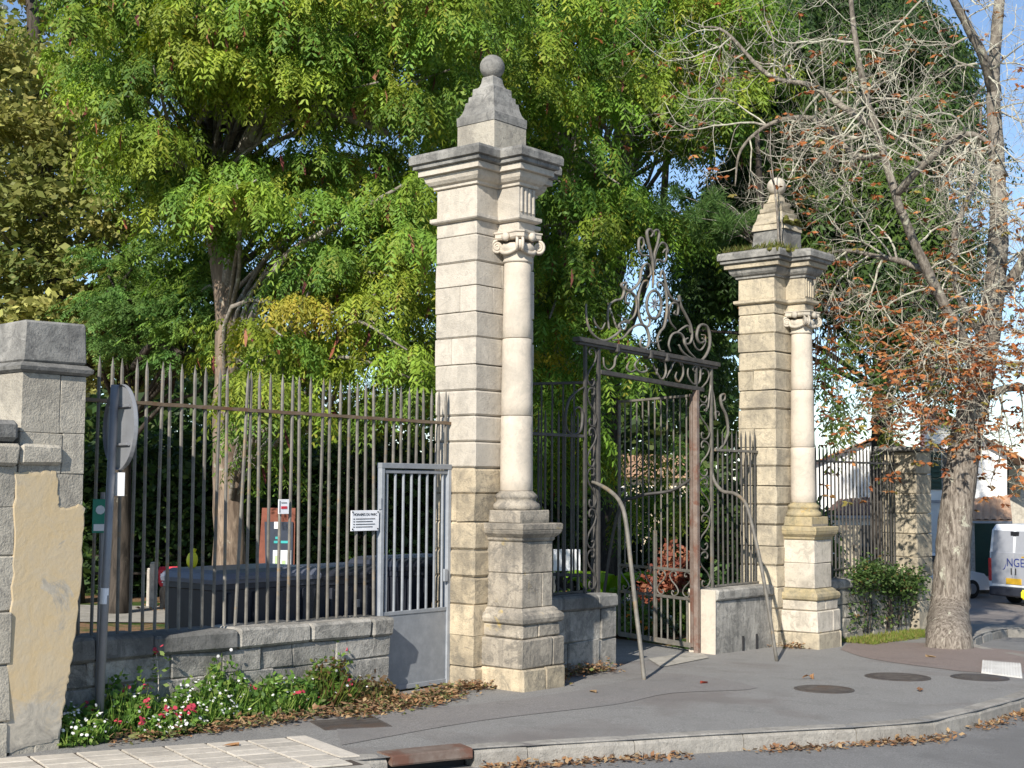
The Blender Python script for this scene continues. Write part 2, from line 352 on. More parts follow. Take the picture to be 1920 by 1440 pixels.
# kerb stones along the edge, one by one, with a cast-iron gully where the photograph has one
kerb = bpy.data.objects.new('kerb', None); COL.objects.link(kerb); kerb['kind'] = 'structure'
cum = [0]
for i in range(1, len(KL)): cum.append(cum[-1]+(KL[i]-KL[i-1]).length)
def along(s):
    for i in range(1, len(KL)):
        if cum[i] >= s: t = (s-cum[i-1])/(cum[i]-cum[i-1]); p = KL[i-1].lerp(KL[i], t); d = (KL[i]-KL[i-1]).normalized(); return p, d
    return KL[-1], (KL[-1]-KL[-2]).normalized()
def near(px, py):
    g = ground(px, py); return min((( Vector(g[:2])-along(k*.05)[0]).length, k*.05) for k in range(int(cum[-1]/.05)))[1]
gs0, gs1 = near(742, 1421), near(886, 1405)
s = 4.0; stones = []
while s < cum[-1]-1:
    ln = random.uniform(.85, 1.1)
    if s < gs0 < s+ln+.3: stones.append((s, gs0-.02)); s = gs1+.02; continue
    if s > gs1-.1 and s < gs1+.2: ln = .42
    stones.append((s, s+ln)); s += ln
for a, c in stones:
    q = MB(); n = 4; rings = []
    for k in range(n+1):
        p, d = along(a+.004+(c-a-.008)*k/n); o_ = Vector((d.y, -d.x)); z = gz(p.x, p.y); jt = random.uniform(-.006, .006)
        prof = [(-.16, .007), (-.16, -.16), (.012+jt, -.16), (.006+jt, -.03), (-.012+jt, -.004+jt*.4), (-.035, .007+jt*.4)]
        e = (k in (0, n))*.008
        rings.append([(p.x+o_.x*(r-e), p.y+o_.y*(r-e), z+h-(e if h > -.1 else 0)) for r, h in prof])
    q.loft(rings); q.build('kerb_stone', 'kerb', kerb)
gul = thing('storm_drain', 'rusty cast iron gully inlet set in the kerb', 'drain')
q = MB(); rings = []
for k in range(7):
    p, d = along(gs0+(gs1-gs0)*k/6); o_ = Vector((d.y, -d.x)); z = gz(p.x, p.y)
    rings.append([(p.x+o_.x*r, p.y+o_.y*r, z+h) for r, h in [(-.19, .010), (-.19, -.03), (.016, -.062), (.022, -.05), (.018, .002), (.0, .010)]])
q.loft(rings); q.build('lid', 'rustpost', gul)
q = MB(); rings = []
for k in range(7):
    p, d = along(gs0+(gs1-gs0)*k/6); o_ = Vector((d.y, -d.x)); z = gz(p.x, p.y)
    rings.append([(p.x+o_.x*r, p.y+o_.y*r, z+h) for r, h in [(-.19, -.034), (-.19, -.16), (-.12, -.16), (-.12, -.05)]])
q.loft(rings); q.build('throat', 'black', gul)
# a reddish tarmac repair and a darker patch strip
def sheet(name, pts, mat, dz=.004, n=4, smoothpts=True):
    P = cat(list(pts)+[pts[0]], n)[:-1] if smoothpts else [np.array(p) for p in pts]
    q = MB(); q.add([(p[0], p[1], gz(p[0], p[1])+dz) for p in P], [tuple(range(len(P)))]); return struct(name, q, mat)
gp = lambda *l: [tuple(ground(*p)[:2]) for p in l]
sheet('red_pavement_patch', gp((1575, 1218), (1630, 1235), (1740, 1251), (1830, 1261), (1925, 1262), (2000, 1250), (1960, 1228), (1820, 1212), (1700, 1205), (1600, 1206)), 'redpave')
sheet('pavement_repair_strip', gp((640, 1398), (900, 1352), (1150, 1322), (1260, 1300), (1420, 1290), (1250, 1262), (1120, 1290), (900, 1320), (760, 1330), (640, 1352)),
      asphalt('pavement_repair', (.188, .176, .166), (.252, .236, .224), (.2, .193, .185), .5))
# lower-left slab patch: concrete base with separate slabs
q0 = gp((150, 1412), (535, 1384), (625, 1418), (640, 1445), (60, 1470)); A = Vector(ground(535, 1386)[:2]); B = Vector(ground(622, 1419)[:2]); Cc = Vector(ground(150, 1414)[:2])
pav = bpy.data.objects.new('slab_paving', None); COL.objects.link(pav); pav['kind'] = 'structure'
e1 = (Cc-A).normalized(); e2 = (B-A).normalized()
q = MB(); L1 = 2.1; L2 = 1.15
pts = [A-e1*.06-e2*.05, A+e1*L1-e2*.05, A+e1*L1+e2*L2, A-e1*.06+e2*L2]
q.add([(p.x, p.y, gz(p.x, p.y)+.003) for p in pts], [(0, 1, 2, 3)]); q.build('joint_bed', 'joint', pav)
S1 = .30; S2 = .19
for i in range(int(L1/S1)):
    for j in range(int(L2/S2)):
        p0 = A+e1*(i*S1)+e2*(j*S2); q = MB(); V = []
        for dz, ins in ((0, .011), (.009, .011), (.012, .015)):
            for (a, c) in ((ins, ins), (S1-ins, ins), (S1-ins, S2-ins), (ins, S2-ins)):
                p = p0+e1*a+e2*c; V.append((p.x, p.y, gz(p.x, p.y)+.002+dz+(i*7+j*3) % 5*.0006))
        fc = [(8, 9, 10, 11)]+[(k*4+m, k*4+(m+1) % 4, k*4+4+(m+1) % 4, k*4+4+m) for k in range(2) for m in range(4)]
        q.add(V, fc); q.build('slab', 'slab', pav)
q = MB(); p0 = A-e2*.02   # pale kerb slab bordering the patch on its right
V = [p0-e1*.02, p0-e1*.16, p0-e1*.16+e2*.9, p0-e1*.02+e2*.9]
q.add([(p.x, p.y, gz(p.x, p.y)+h) for h in (0, .014) for p in V], [(4, 5, 6, 7), (0, 1, 5, 4), (1, 2, 6, 5), (2, 3, 7, 6), (3, 0, 4, 7)]); q.build('edge_slab', 'slab', pav)
sheet('concrete_apron', gp((120, 1416), (400, 1432), (640, 1424), (690, 1428), (700, 1446), (60, 1480)), 'concrete', .0015, smoothpts=False)
# covers in the pavement
def round_cover(px, py, r, label):
    g = ground(px, py); t = thing('manhole_cover', label, 'manhole', g)
    q = MB(); q.lathe([(r, -.02), (r, .006), (r-.015, .008), (r-.03, .004), (r-.032, .004)], 28); q.build('frame', 'manhole', t)
    q = MB(); q.lathe([(r-.036, -.02), (r-.036, .007), (r-.05, .009)], 28)
    for k in range(-3, 4):
        h = math.sqrt(max(0, (r-.09)**2-(k*r*.26)**2))
        if h > .03: q.box(-h, h, k*r*.26-.012, k*r*.26+.012, .004, .013)
    q.build('lid', 'manhole', t)
round_cover(1683, 1270, .34, 'round cast iron manhole cover beside the reddish tarmac')
round_cover(1545, 1293, .29, 'smaller round iron cover with pale rim stones nearer the road kerb')
g = ground(1837, 1270); round_cover(1837, 1271, .30, 'dark round iron cover touching the white ribbed strip')
g = ground(657, 1358); t = thing('access_cover', 'rusty rectangular iron access plate set in the pavement near the flowers', 'access cover', g, math.atan2(.35, .815))
q = MB(); q.cbox(-.27, .27, -.23, .23, -.02, .008, .004); q.build('plate', 'manhole', t)
for k in range(13):
    q = MB(); q.box(-.24, .24, -.20+k*.033-.005, -.20+k*.033+.005, .006, .012); q.build('rib', 'manhole', t)
# white ribbed tactile strip
P = [Vector(ground(*p)[:2]) for p in ((1842, 1240), (1914, 1246), (1917, 1272), (1840, 1262))]; c0 = sum(P, Vector((0, 0)))/4
t = thing('tactile_strip', 'white ribbed tactile paving strip on the pavement corner', 'tactile paving', (0, 0, 0))
V = [(p.x, p.y, gz(p.x, p.y)+h) for h in (0, .010) for p in P]
MB().add(V, [(4, 5, 6, 7)]+[(k, (k+1) % 4, 4+(k+1) % 4, 4+k) for k in range(4)]).build('base', 'whiteline', t)
for k in range(14):
    f0, f1 = (k+.22)/14, (k+.72)/14; a, b_, c, d = P[0].lerp(P[1], f0), P[0].lerp(P[1], f1), P[3].lerp(P[2], f1), P[3].lerp(P[2], f0)
    V = [(p.x, p.y, gz(p.x, p.y)+h) for h in (.008, .019) for p in (a, b_, c, d)]
    MB().add(V, [(4, 5, 6, 7)]+[(m, (m+1) % 4, 4+(m+1) % 4, 4+m) for m in range(4)]).build('rib', 'whiteline', t)
# drive through the gate and a path in the park
sheet('drive', [tuple(uvw(*p)[:2]) for p in ((1.7, .25), (4.1, .25), (4.6, 1.7), (4.9, 3.2), (2.6, 3.4), (1.2, 3.2), (1.5, 1.5))], 'pave', .003, smoothpts=False)
sheet('threshold', gp((1215, 1236), (1310, 1222), (1330, 1234), (1240, 1252)), 'concrete', .008, smoothpts=False)
sheet('path', [tuple(at(px, 1000, Y)[:2]) for px, Y in ((60, 19.3), (420, 19.6), (700, 20.5), (900, 22), (900, 25), (640, 23), (420, 22.6), (200, 22.4), (60, 22.4))], 'concrete', .006)
# car park beyond the side street with its kerb
cp = gp((1780, 1176), (2100, 1186)); a, c = Vector(cp[0]), Vector(cp[1])
back = [(c.x+24, c.y+34), (a.x+10, a.y+40)]
q = MB(); pts = [tuple(a), tuple(c)]+back; n = 12; rings = []
for k in range(n+1):
    l_ = Vector(pts[0]).lerp(Vector(pts[3]), k/n); r_ = Vector(pts[1]).lerp(Vector(pts[2]), k/n)
    q.v += [(l_.x, l_.y, gz(*l_)-.05), (r_.x, r_.y, gz(*r_)-.05)]
    if k: q.f.append((2*k-2, 2*k-1, 2*k+1, 2*k))
struct('car_park', q, asphalt('car_park_surface', (.20, .175, .16), (.26, .23, .21), (.21, .2, .19), .6))
kb = bpy.data.objects.new('car_park_kerb', None); COL.objects.link(kb); kb['kind'] = 'structure'
d = (c-a).normalized(); o_ = Vector((-d.y, d.x)); Lk = (c-a).length; k = 0
while k*1.0 < Lk:
    q = MB(); p0 = a+d*(k+.005); p1 = a+d*(k+.99); V = []
    for h in (-.2, .0):
        for p, r in ((p0, -.08), (p1, -.08), (p1, .1), (p0, .1)): pp = p+o_*r; V.append((pp.x, pp.y, gz(pp.x, pp.y)+h))
    q.add(V, [(4, 5, 6, 7)]+[(m, (m+1) % 4, 4+(m+1) % 4, 4+m) for m in range(4)]); q.build('kerb_stone', 'kerb', kb); k += 1

# ================================================================== GATE PILLARS
def T_out(p, z, b, yf, W=.445, Dp=.54):          # pier + engaged block outline, grown by p
    return [(-W-p, -p, z), (-b-p, -p, z), (-b-p, yf-p, z), (b+p, yf-p, z), (b+p, -p, z), (W+p, -p, z), (W+p, Dp+p, z), (-W-p, Dp+p, z)]
def R_out(p, z, b, yf): return [(-b-p, yf-p, z), (b+p, yf-p, z), (b+p, .02, z), (-b-p, .02, z)]
def scrollpts(r, turns, n=26, inner=.12):
    return [(r*(1-(1-inner)*k/n)*math.cos(2*math.pi*turns*k/n), r*(1-(1-inner)*k/n)*math.sin(2*math.pi*turns*k/n)) for k in range(n+1)]
JZ = [0, .207, .498, .784, 1.051, 1.309, 1.578, 1.842, 2.097, 2.348, 2.599, 2.846, 3.099, 3.358, 3.612, 3.867, 4.102, 4.369]
def pillar(name, label, u, right):
    rs = random.Random(31+right); t = thing(name, label, 'gate pillar', uvw(u, 0, -.004), RZ, 'stone gate pillars')
    t.scale = (1, 1, .982) if right else (1, 1, 1)
    lower, upper, ped, top = ('yell', 'yell', 'pedw', 'corn') if right else ('warm', 'lime', 'ped', 'corn')
    q = MB(); q.box(-.42, .42, .025, .515, -.3, 5.1); q.box(-.11, .11, -.23, .03, 4.42, 5.1); q.box(-.21, .21, -.39, .03, -.3, 1.6); q.build('core', 'core', t)
    for i in range(len(JZ)-1):
        z0, z1 = JZ[i]+.003, JZ[i+1]-.003
        if i == 0: z0 = -.15
        m = lower if JZ[i] < 2.0 or (right and JZ[i] < 4) else upper
        j = .006 if (JZ[i] < 2 or right) else .002; ch = .022 if right or JZ[i] < 2 else .016
        sp = rs.choice([None, None, 'y', 'x', 'xy']); ys = [0, .54]; xs = [-.445, .445]
        if sp and 'y' in sp: ys = [0, rs.uniform(.2, .36), .54]
        if sp and 'x' in sp: xs = [-.445, rs.uniform(-.2, .2), .445]
        for a in range(len(xs)-1):
            for c in range(len(ys)-1):
                q = MB(); ex = .0015
                q.cbox(xs[a]+(ex if a else 0), xs[a+1]-(ex if a < len(xs)-2 else 0), ys[c]+(ex if c else 0), ys[c+1]-(ex if c < len(ys)-2 else 0), z0, z1, .004 if (len(xs)+len(ys) > 4) else ch, j)
                if len(xs)+len(ys) > 4:          # split course: rustication kept by setting the blocks in a little at the bed joints
                    q.v = [(x, y, z-(.012 if z > (z0+z1)/2 and False else 0)) for x, y, z in q.v]
                q.build('block', m, t)
    # frieze zone
    q = MB(); q.cbox(-.440, .440, .004, .536, 4.372, 4.506, .006); q.build('architrave_block', upper, t)
    q = MB(); q.loft([T_out(p, z, .13, -.27) for p, z in ((.01, 4.506), (.035, 4.518), (.045, 4.53), (.045, 4.562), (.02, 4.568))]); q.build('string_course', upper, t)
    q = MB(); q.cbox(-.440, .440, .004, .536, 4.568, 4.853, .006, .002); q.build('frieze_block', upper, t)
    q = MB(); q.cbox(-.128, .128, -.268, .02, 4.568, 4.853, .006, .002); q.build('frieze_block', upper, t)
    q = MB(); q.cbox(-.126, .126, -.266, .02, 4.41, 4.506, .008, .002); q.build('architrave_block', upper, t)
    for k in range(4):
        q = MB(); x = -.09+k*.06; q.cbox(x-.013, x+.013, -.283, -.262, 4.60, 4.845, .005); q.build('triglyph_rib', upper, t)
    # cornice
    q = MB(); q.loft([T_out(p, z, .13, -.27) for p, z in ((.004, 4.853), (.02, 4.86), (.022, 4.885), (.05, 4.90), (.075, 4.93), (.088, 4.965), (.088, 4.985))]); q.build('bed_moulding', upper if not right else top, t)
    q = MB(); q.loft([T_out(p, z, .13, -.27) for p, z in ((.115, 4.987), (.13, 4.99), (.13, 5.045), (.125, 5.05))]); q.build('corona', 'lime' if not right else 'yell', t)
    q = MB(); q.loft([T_out(p, z, .13, -.27) for p, z in ((.15, 5.052), (.168, 5.06), (.168, 5.095))]); q.build('fillet', top, t)
    q = MB(); q.loft([T_out(p, z, .13, -.27) for p, z in ((.175, 5.097), (.196, 5.105), (.199, 5.17), (.185, 5.20), (.05, 5.235))]); q.build('cornice_slab', top, t)
    # pyramid finial and ball
    def sq(h, z):
        if right: h = h*rs.uniform(.90, 1.02); z += rs.uniform(-.008, .0); e = lambda: rs.uniform(-.014, .014); return [(-h+e(), .20-h+e(), z), (h+e(), .20-h+e(), z), (h+e(), .20+h+e(), z), (-h+e(), .20+h+e(), z)]
        return [(-h, .20-h, z), (h, .20-h, z), (h, .20+h, z), (-h, .20+h, z)]
    fm = top if not right else 'yell'
    q = MB(); q.loft([sq(.245, 5.215), sq(.245, 5.525), sq(.240, 5.53)]); q.build('finial_base', 'corn' if right else 'stub', t)
    q = MB(); q.loft([sq(.25, 5.532), sq(.252, 5.618), sq(.243, 5.624)]); q.build('finial_band', fm, t)
    q = MB(); q.loft([sq(.236, 5.626), sq(.214, 5.665), sq(.198, 5.715), sq(.190, 5.775), sq(.186, 5.778)]); q.build('finial_tier', fm, t)
    q = MB(); q.loft([sq(.170, 5.78), sq(.167, 5.838), sq(.142, 5.842), sq(.138, 5.92), sq(.134, 5.925)]); q.build('finial_tier', fm, t)
    q = MB(); q.loft([sq(.112, 5.927), sq(.090, 5.955), sq(.078, 5.99), sq(.072, 6.04), sq(.066, 6.05)]); q.build('finial_neck', fm, t)
    q = MB(); q.lathe([(.126*math.sin(math.pi*k/14)+.001, 6.158-.126*math.cos(math.pi*k/14)) for k in range(15)], 26, 0, .20); q.build('ball', 'corn' if not right else 'pedw', t, True)
    # column
    for a, c in ((1.874, 2.605), (2.605, 3.363), (3.363, 4.112)):
        rr = lambda z: .160-.027*max(0, (z-1.9)/2.2)**1.5
        pr = [(rr(a)-.006, a+.002), (rr(a), a+.008)]+[(rr(a+(c-a)*k/6), a+(c-a)*k/6) for k in range(1, 6)]+[(rr(c), c-.008), (rr(c)-.006, c-.002)]
        q = MB(); q.lathe(pr, 40, 0, -.15); q.build('drum', 'drum', t, True)
    q = MB(); q.lathe([(.215, 1.69), (.228, 1.70), (.234, 1.725), (.226, 1.75), (.203, 1.765), (.193, 1.785), (.196, 1.80), (.206, 1.812), (.206, 1.832), (.190, 1.85), (.172, 1.862), (.163, 1.876)], 36, 0, -.15); q.build('column_base', 'lichen' if right else ped, t, True)
    q = MB(); q.cbox(-.225, .225, -.385, .02, 1.57, 1.692, .008, .003); q.build('column_plinth', 'lichen' if right else ped, t)
    # Ionic capital with corner volutes
    q = MB(); q.lathe([(.133, 4.108), (.146, 4.118), (.148, 4.13), (.138, 4.145), (.142, 4.18), (.165, 4.235), (.172, 4.265), (.150, 4.30)], 32, 0, -.15); cp_ = q.build('capital', 'drum' if not right else 'pedw', t, True)
    ab = []
    for k in range(4):
        a0 = math.pi/4+k*math.pi/2
        for da, r in ((-.18, .232), (.18, .232), (.45, .185), (.785, .17), (1.12, .185)): ab.append((r*math.cos(a0+da), -.15+r*math.sin(a0+da)))
    q = MB(); q.loft([[(x*s, -.15+(y+.15)*s, z) for x, y in ab] for s, z in ((.92, 4.335), (1, 4.35), (1, 4.385), (1.06, 4.395), (1.06, 4.408))]); q.build('abacus', 'drum' if not right else 'pedw', cp_)
    for k in range(4):
        a0 = math.pi/4+k*math.pi/2; cx, cy = .205*math.cos(a0), -.15+.205*math.sin(a0)
        for sg in (-1, 1):
            tn = Vector((-math.sin(a0), math.cos(a0), 0)); rd = Vector((math.cos(a0), math.sin(a0), 0)); P = []
            for x, z in scrollpts(.066, 2.2, 30):
                P.append(Vector((cx, cy, 4.268))+rd*(z*.9)+Vector((0, 0, x))+tn*(sg*.028))
            q = MB(); q.tube(P, [.015-.007*i/len(P) for i in range(len(P))], 6); q.build('volute', 'drum' if not right else 'pedw', cp_, True)
        q = MB(); P = [Vector((cx, cy, 4.268))-Vector((-math.sin(a0), math.cos(a0), 0))*.03, Vector((cx, cy, 4.268))+Vector((-math.sin(a0), math.cos(a0), 0))*.03]
        q.tube(P, .052, 14); q.build('volute_core', 'drum' if not right else 'pedw', cp_, True)
        am = k*math.pi/2; q = MB()                                    # festoon and flower between the volutes
        P = [Vector((.17*math.cos(am+d_), -.15+.17*math.sin(am+d_), 4.25-.055*math.cos(d_*2.0))) for d_ in np.linspace(-.65, .65, 9)]
        q.tube(P, .021, 6); q.build('festoon', 'drum' if not right else 'pedw', cp_, True)
        q = MB(); c_ = Vector((.20*math.cos(am), -.15+.20*math.sin(am), 4.355)); q.tube([c_-Vector((math.cos(am), math.sin(am), 0))*.03, c_, c_+Vector((math.cos(am), math.sin(am), 0))*.012], [.045, .043, .02], 9); q.build('rosette', 'drum' if not right else 'pedw', cp_, True)
    # pedestal
    P_ = lambda m, nm, b, yf, *l: MB().loft([R_out(p, z, b, yf) for p, z in l]).build(nm, m, t)
    def blk(b, yf, z0, z1, m, parts, j=.005, ch=.014, nm='pedestal_block'):
        xs = [-b]+parts+[b]
        for k in range(len(xs)-1): MB().cbox(xs[k]+.002, xs[k+1]-.002, yf, .02, z0+.002, z1-.002, ch, j).build(nm, m, t)
    blk(.32, -.515, -.15, .209, 'warm' if not right else 'yell', [.02 if not right else .28])
    blk(.325, -.50, .209, .488, ped, [.14] if not right else [.1])
    blk(.29, -.475, .488, .618, ped, [-.05], .004)
    P_(ped if not right else 'lichen', 'torus_moulding', .235, -.42, (.055, .619), (.074, .635), (.082, .67), (.074, .705), (.052, .722), (.04, .726), (.034, .745), (.012, .764), (.0, .768))
    blk(.235, -.42, .768, 1.094, ped, [.07] if not right else [], .003, .008); blk(.235, -.42, 1.094, 1.395, ped, [], .003, .008)
    P_(ped if not right else 'lichen', 'pedestal_cap', .235, -.42, (.0, 1.396), (.012, 1.41), (.014, 1.43), (.03, 1.445), (.055, 1.47), (.066, 1.50), (.06, 1.506), (.068, 1.512), (.07, 1.56), (.055, 1.569))
    return t
pL = pillar('gate_pillar', 'tall pale limestone gate pillar between the small steel door and the gate, clean cornice', 0, 0)
pR = pillar('gate_pillar', 'yellowed lichen-stained gate pillar with mossy cornice, next to the chestnut tree', 5.81, 1)
# ================================================================== FENCES AND LOW WALLS
def bar_mesh(h, r=.0145, tip=.15, n=6):
    q = MB(); q.tube([(0, 0, 0), (0, 0, h-tip-.02), (0, 0, h-tip), (0, 0, h-tip*.55), (0, 0, h)], [r, r, r*1.05, r*.95, .0015], n)
    me = bpy.data.meshes.new('bar'); me.from_pydata(q.v, [], q.f); me.update(); return me
def stone_wall(t, x0, x1, y0, y1, rows, mat, cap=None, capz=None, capmat='grey', seed=3, zs=0, ln=(.35, .75), j=.012, capln=(.5, .85), over=.03):
    rs = random.Random(seed); zt = lambda x: zs*(x-x0)
    MB().box(x0+.02, x1-.02, y0+.025, y1-.025, rows[0]-.1, (capz or (rows[-1], 0))[0]+.02).build('core', 'core', t)
    for k in range(len(rows)-1):
        x = x0
        while x < x1-.01:
            l = rs.uniform(*ln); e = min(x1, x+l)
            if x1-e < .2: e = x1
            for (a, c) in ((y0, y0+.14), (y1-.14, y1)):
                q = MB(); q.cbox(x+.002, e-.002, a+rs.uniform(-.006, .008), c, rows[k]+.002, rows[k+1]-.002, .010, j); q.v = [(p, r, z+zt(p)) for p, r, z in q.v]; q.build('stone', mat, t)
            if x == x0 or e == x1:
                xe = (x0, x0+.1) if x == x0 else (x1-.1, x1)
            x = e
        for xe in ((x0, x0+.12), (x1-.12, x1)):
            q = MB(); q.cbox(xe[0], xe[1], y0+.142, y1-.142, rows[k]+.004, rows[k+1]-.004, .01, j*.6); q.v = [(p, r, z+zt(p)) for p, r, z in q.v]; q.build('stone', mat, t)
    if capz:
        x = x0-over
        while x < x1+over-.01:
            e = min(x1+over, x+rs.uniform(*capln))
            if x1+over-e < .25: e = x1+over
            q = MB(); q.cbox(x+.003, e-.003, y0-.035, y1+.035, capz[0]+.003, capz[1]+rs.uniform(-.008, .008), .022, .007); q.v = [(p, r, z+zt(p)) for p, r, z in q.v]
            q.build('coping_stone', capmat(x) if callable(capmat) else capmat, t); x = e
FA = uvw(-.445, .33, 0, False); FR = math.pi/2-math.radians(41)
wall = thing('fence_wall', 'low grey stone wall with coping carrying the spiked fence, flowers at its foot', 'wall', FA, FR)
stone_wall(wall, -4.45, -.93, -.17, .19, [-.06, .2, .42, .605], 'grey', True, (.605, .775), lambda x: 'darkcap' if x < -3.4 else 'grey', 5, -.012)  # coping near the pier darker: the pier's cast shade put into stone colour
fence = thing('iron_fence', 'long rusty iron fence of spear-topped bars on the low wall beside the road sign', 'fence', FA, FR, 'spear-topped iron fences')
rail_z = lambda x: 2.525-.006*x
bm = bar_mesh(2.12); l = -.985; k = 0
while l > -4.33:
    o = obj('bar', bm, 'bar', fence, False, (l, 0, .725-.012*l), (random.gauss(0, .003), random.gauss(0, .006)+(.03 if k in (14,) else 0), 0)); l -= .1115; k += 1
bs = bar_mesh(.76)
for k in range(9): obj('bar', bs, 'bar', fence, False, (-.06-k*.1, 0, 2.09), (random.gauss(0, .004), random.gauss(0, .01), 0))
q = MB(); n = 40
for k in range(n+1):
    x = -4.42+4.44*k/n; q.v += [(x, -.022, rail_z(x)-.014+.003*math.sin(k*1.7)), (x, .022, rail_z(x)-.014), (x, .022, rail_z(x)+.014), (x, -.022, rail_z(x)+.014+.003*math.sin(k*2.3))]
    if k: a = 4*k; q.f += [(a-4+m, a-4+(m+1) % 4, a+(m+1) % 4, a+m) for m in range(4)]
q.build('rail', 'rustrail', fence)
wk = thing('steel_wicket_gate', 'small grey steel door with bars above a solid plate, between wall and pillar', 'door', FA, FR)
fr = MB(); 
for x in (-.91, -.02): MB().cbox(x-.022, x+.022, -.03, .03, .03, 2.115, .004).build('stile', 'steel', wk)
MB().cbox(-.935, .004, -.034, .034, 2.075, 2.125, .004).build('top_rail', 'steel', wk)
MB().cbox(-.886, -.044, -.02, .02, 2.03, 2.062, .003).build('inner_rail', 'steel', wk)
MB().cbox(-.886, -.044, -.012, .012, .035, .745, .003).build('kick_plate', 'steel', wk)
q = MB(); q.tube([(0, 0, 0), (0, 0, 1.29)], .013, 6); me = bpy.data.meshes.new('door_bar'); me.from_pydata(q.v, [], q.f)
for k in range(8): obj('door_bar', me, 'steel', wk, False, (-.835+k*.106, 0, .745))
for z in (.45, 1.75): q = MB(); q.tube([(-.935, -.02, z-.05), (-.935, -.02, z+.05)], .016, 8); q.build('hinge', 'steel', wk)
MB().cbox(-.89, -.04, -.02, .02, .03, .075, .003).build('bottom_rail', 'steel', wk); MB().cbox(-.89, -.04, -.02, .02, .72, .755, .003).build('mid_rail', 'steel', wk)
MB().cbox(-.10, -.05, -.045, -.02, 1.0, 1.12, .005).build('lock_box', 'steel', wk)
# left stub pier with its ochre plaster, and the wall running off to the left
st = thing('stub_pier', 'weathered stone end pier with flaking ochre plaster and dark moulded cap', 'pier', uvw(0, 0, 0, False), RZ)
X0, X1, Y0, Y1 = -5.285, -4.785, -.166, .50
MB().box(X0+.16, X1-.16, Y0+.03, Y1-.03, -.1, 2.7).build('core', 'core', st)
zz = [0.0, .34, .66, 1.02, 1.32, 1.70, 1.98, 2.26, 2.67]; rs = random.Random(4)
for k in range(len(zz)-1):
    tp = lambda z: .14*max(0, 1-z/1.5)
    q = MB(); xs = [X0, rs.uniform(-5.15, -4.95), X1]; 
    for a in range(2):
        q = MB(); q.cbox(xs[a]+(.002 if a else 0), xs[a+1]-(0 if a else .002), Y0, Y1, zz[k]+.001, zz[k+1]-.001, .005, .004)
        q.v = [(x-(tp(z) if x > -5.0 else 0), y, z) for x, y, z in q.v]; q.build('block', 'stub', st)
q = MB(); RO = lambda p, z: [(X0-p, Y0-p, z), (X1+p, Y0-p, z), (X1+p, Y1+p, z), (X0-p, Y1+p, z)]
q.loft([RO(.005, 2.672), RO(.03, 2.69), RO(.035, 2.715), RO(.012, 2.735), RO(0, 2.745)]); q.build('cap_moulding', 'darkcap', st)
q = MB(); q.cbox(X0+.004, X1-.004, Y0+.003, Y1, 2.745, 3.03, .016, .014); q.build('cap_stone', 'corn', st)
def skin(pxs, mat, name, t, w=-.166, th=.018, n=3, jit=.012, seed=1):
    rs = random.Random(seed); P = [gate_px(x, y, w) for x, y in pxs]; P = cat(P+[P[0]], n)[:-1]
    P = [(p[0]+rs.uniform(-jit, jit), p[1]+rs.uniform(-jit, jit)) for p in P]; m = len(P); q = MB(); c = np.mean(P, 0)
    for th_, s in ((.006, 1), (-th*.6, 1), (-th, .975)): q.v += [(c[0]+(p[0]-c[0])*s, w+th_, c[1]+(p[1]-c[1])*s) for p in P]
    for r in range(2): q.f += [(r*m+k, r*m+(k+1) % m, (r+1)*m+(k+1) % m, (r+1)*m+k) for k in range(m)]
    q.f.append(tuple(range(2*m, 3*m))); q.build(name, mat, t)
skin([(28, 886), (75, 884), (106, 886), (108, 930), (110, 952), (135, 951), (156, 949), (155, 1000), (150, 1100), (142, 1180), (132, 1250), (124, 1300), (116, 1350), (107, 1385), (60, 1398), (6, 1400), (14, 1250), (22, 1100), (26, 980)], 'skin', 'plaster', st, th=.006, jit=.010, n=6)
lw = thing('boundary_wall', 'grey stone boundary wall abutting the plastered end pier', 'wall', uvw(0, 0, 0, False), RZ)
stone_wall(lw, -8.5, -5.30, -.176, .22, [-.05, .33, .70, 1.05, 1.42, 1.75, 2.03], 'stub', True, (2.03, 2.18), 'stub', 9, 0, (.3, .7), .012, over=0)
MB().cbox(-8.5, -5.32, -.22, .24, 2.182, 2.34, .03, .01).build('top_stone', 'darkcap', lw)
MB().cbox(-5.297, -4.975, -.205, .1, 2.035, 2.18, .02, .006).build('end_stone', 'stub', lw)
# green badge on the pier side, with its pole edge
sg = thing('green_plaque', 'small green plaque with white emblem fixed behind the plastered pier', 'plaque', uvw(-4.42, .18, 0, False), RZ-.45)
MB().cbox(-.055, .055, -.004, .004, 1.55, 1.80, .002).build('plate', 'green', sg)
MB().box(-.045, .045, -.0075, -.0045, 1.565, 1.615).build('caption', 'white', sg)
q = MB(); q.tube([(0, -.005, 1.72), (0, -.009, 1.72)], .034, 9); q.build('emblem', 'pale', sg)
MB().cbox(.062, .088, -.02, .012, 1.54, 1.80, .004).build('back_plate', 'white', sg)
q = MB(); q.tube([(.02, .03, 0.05), (.02, .03, 1.85)], .017, 8); q.build('post', 'galv', sg)
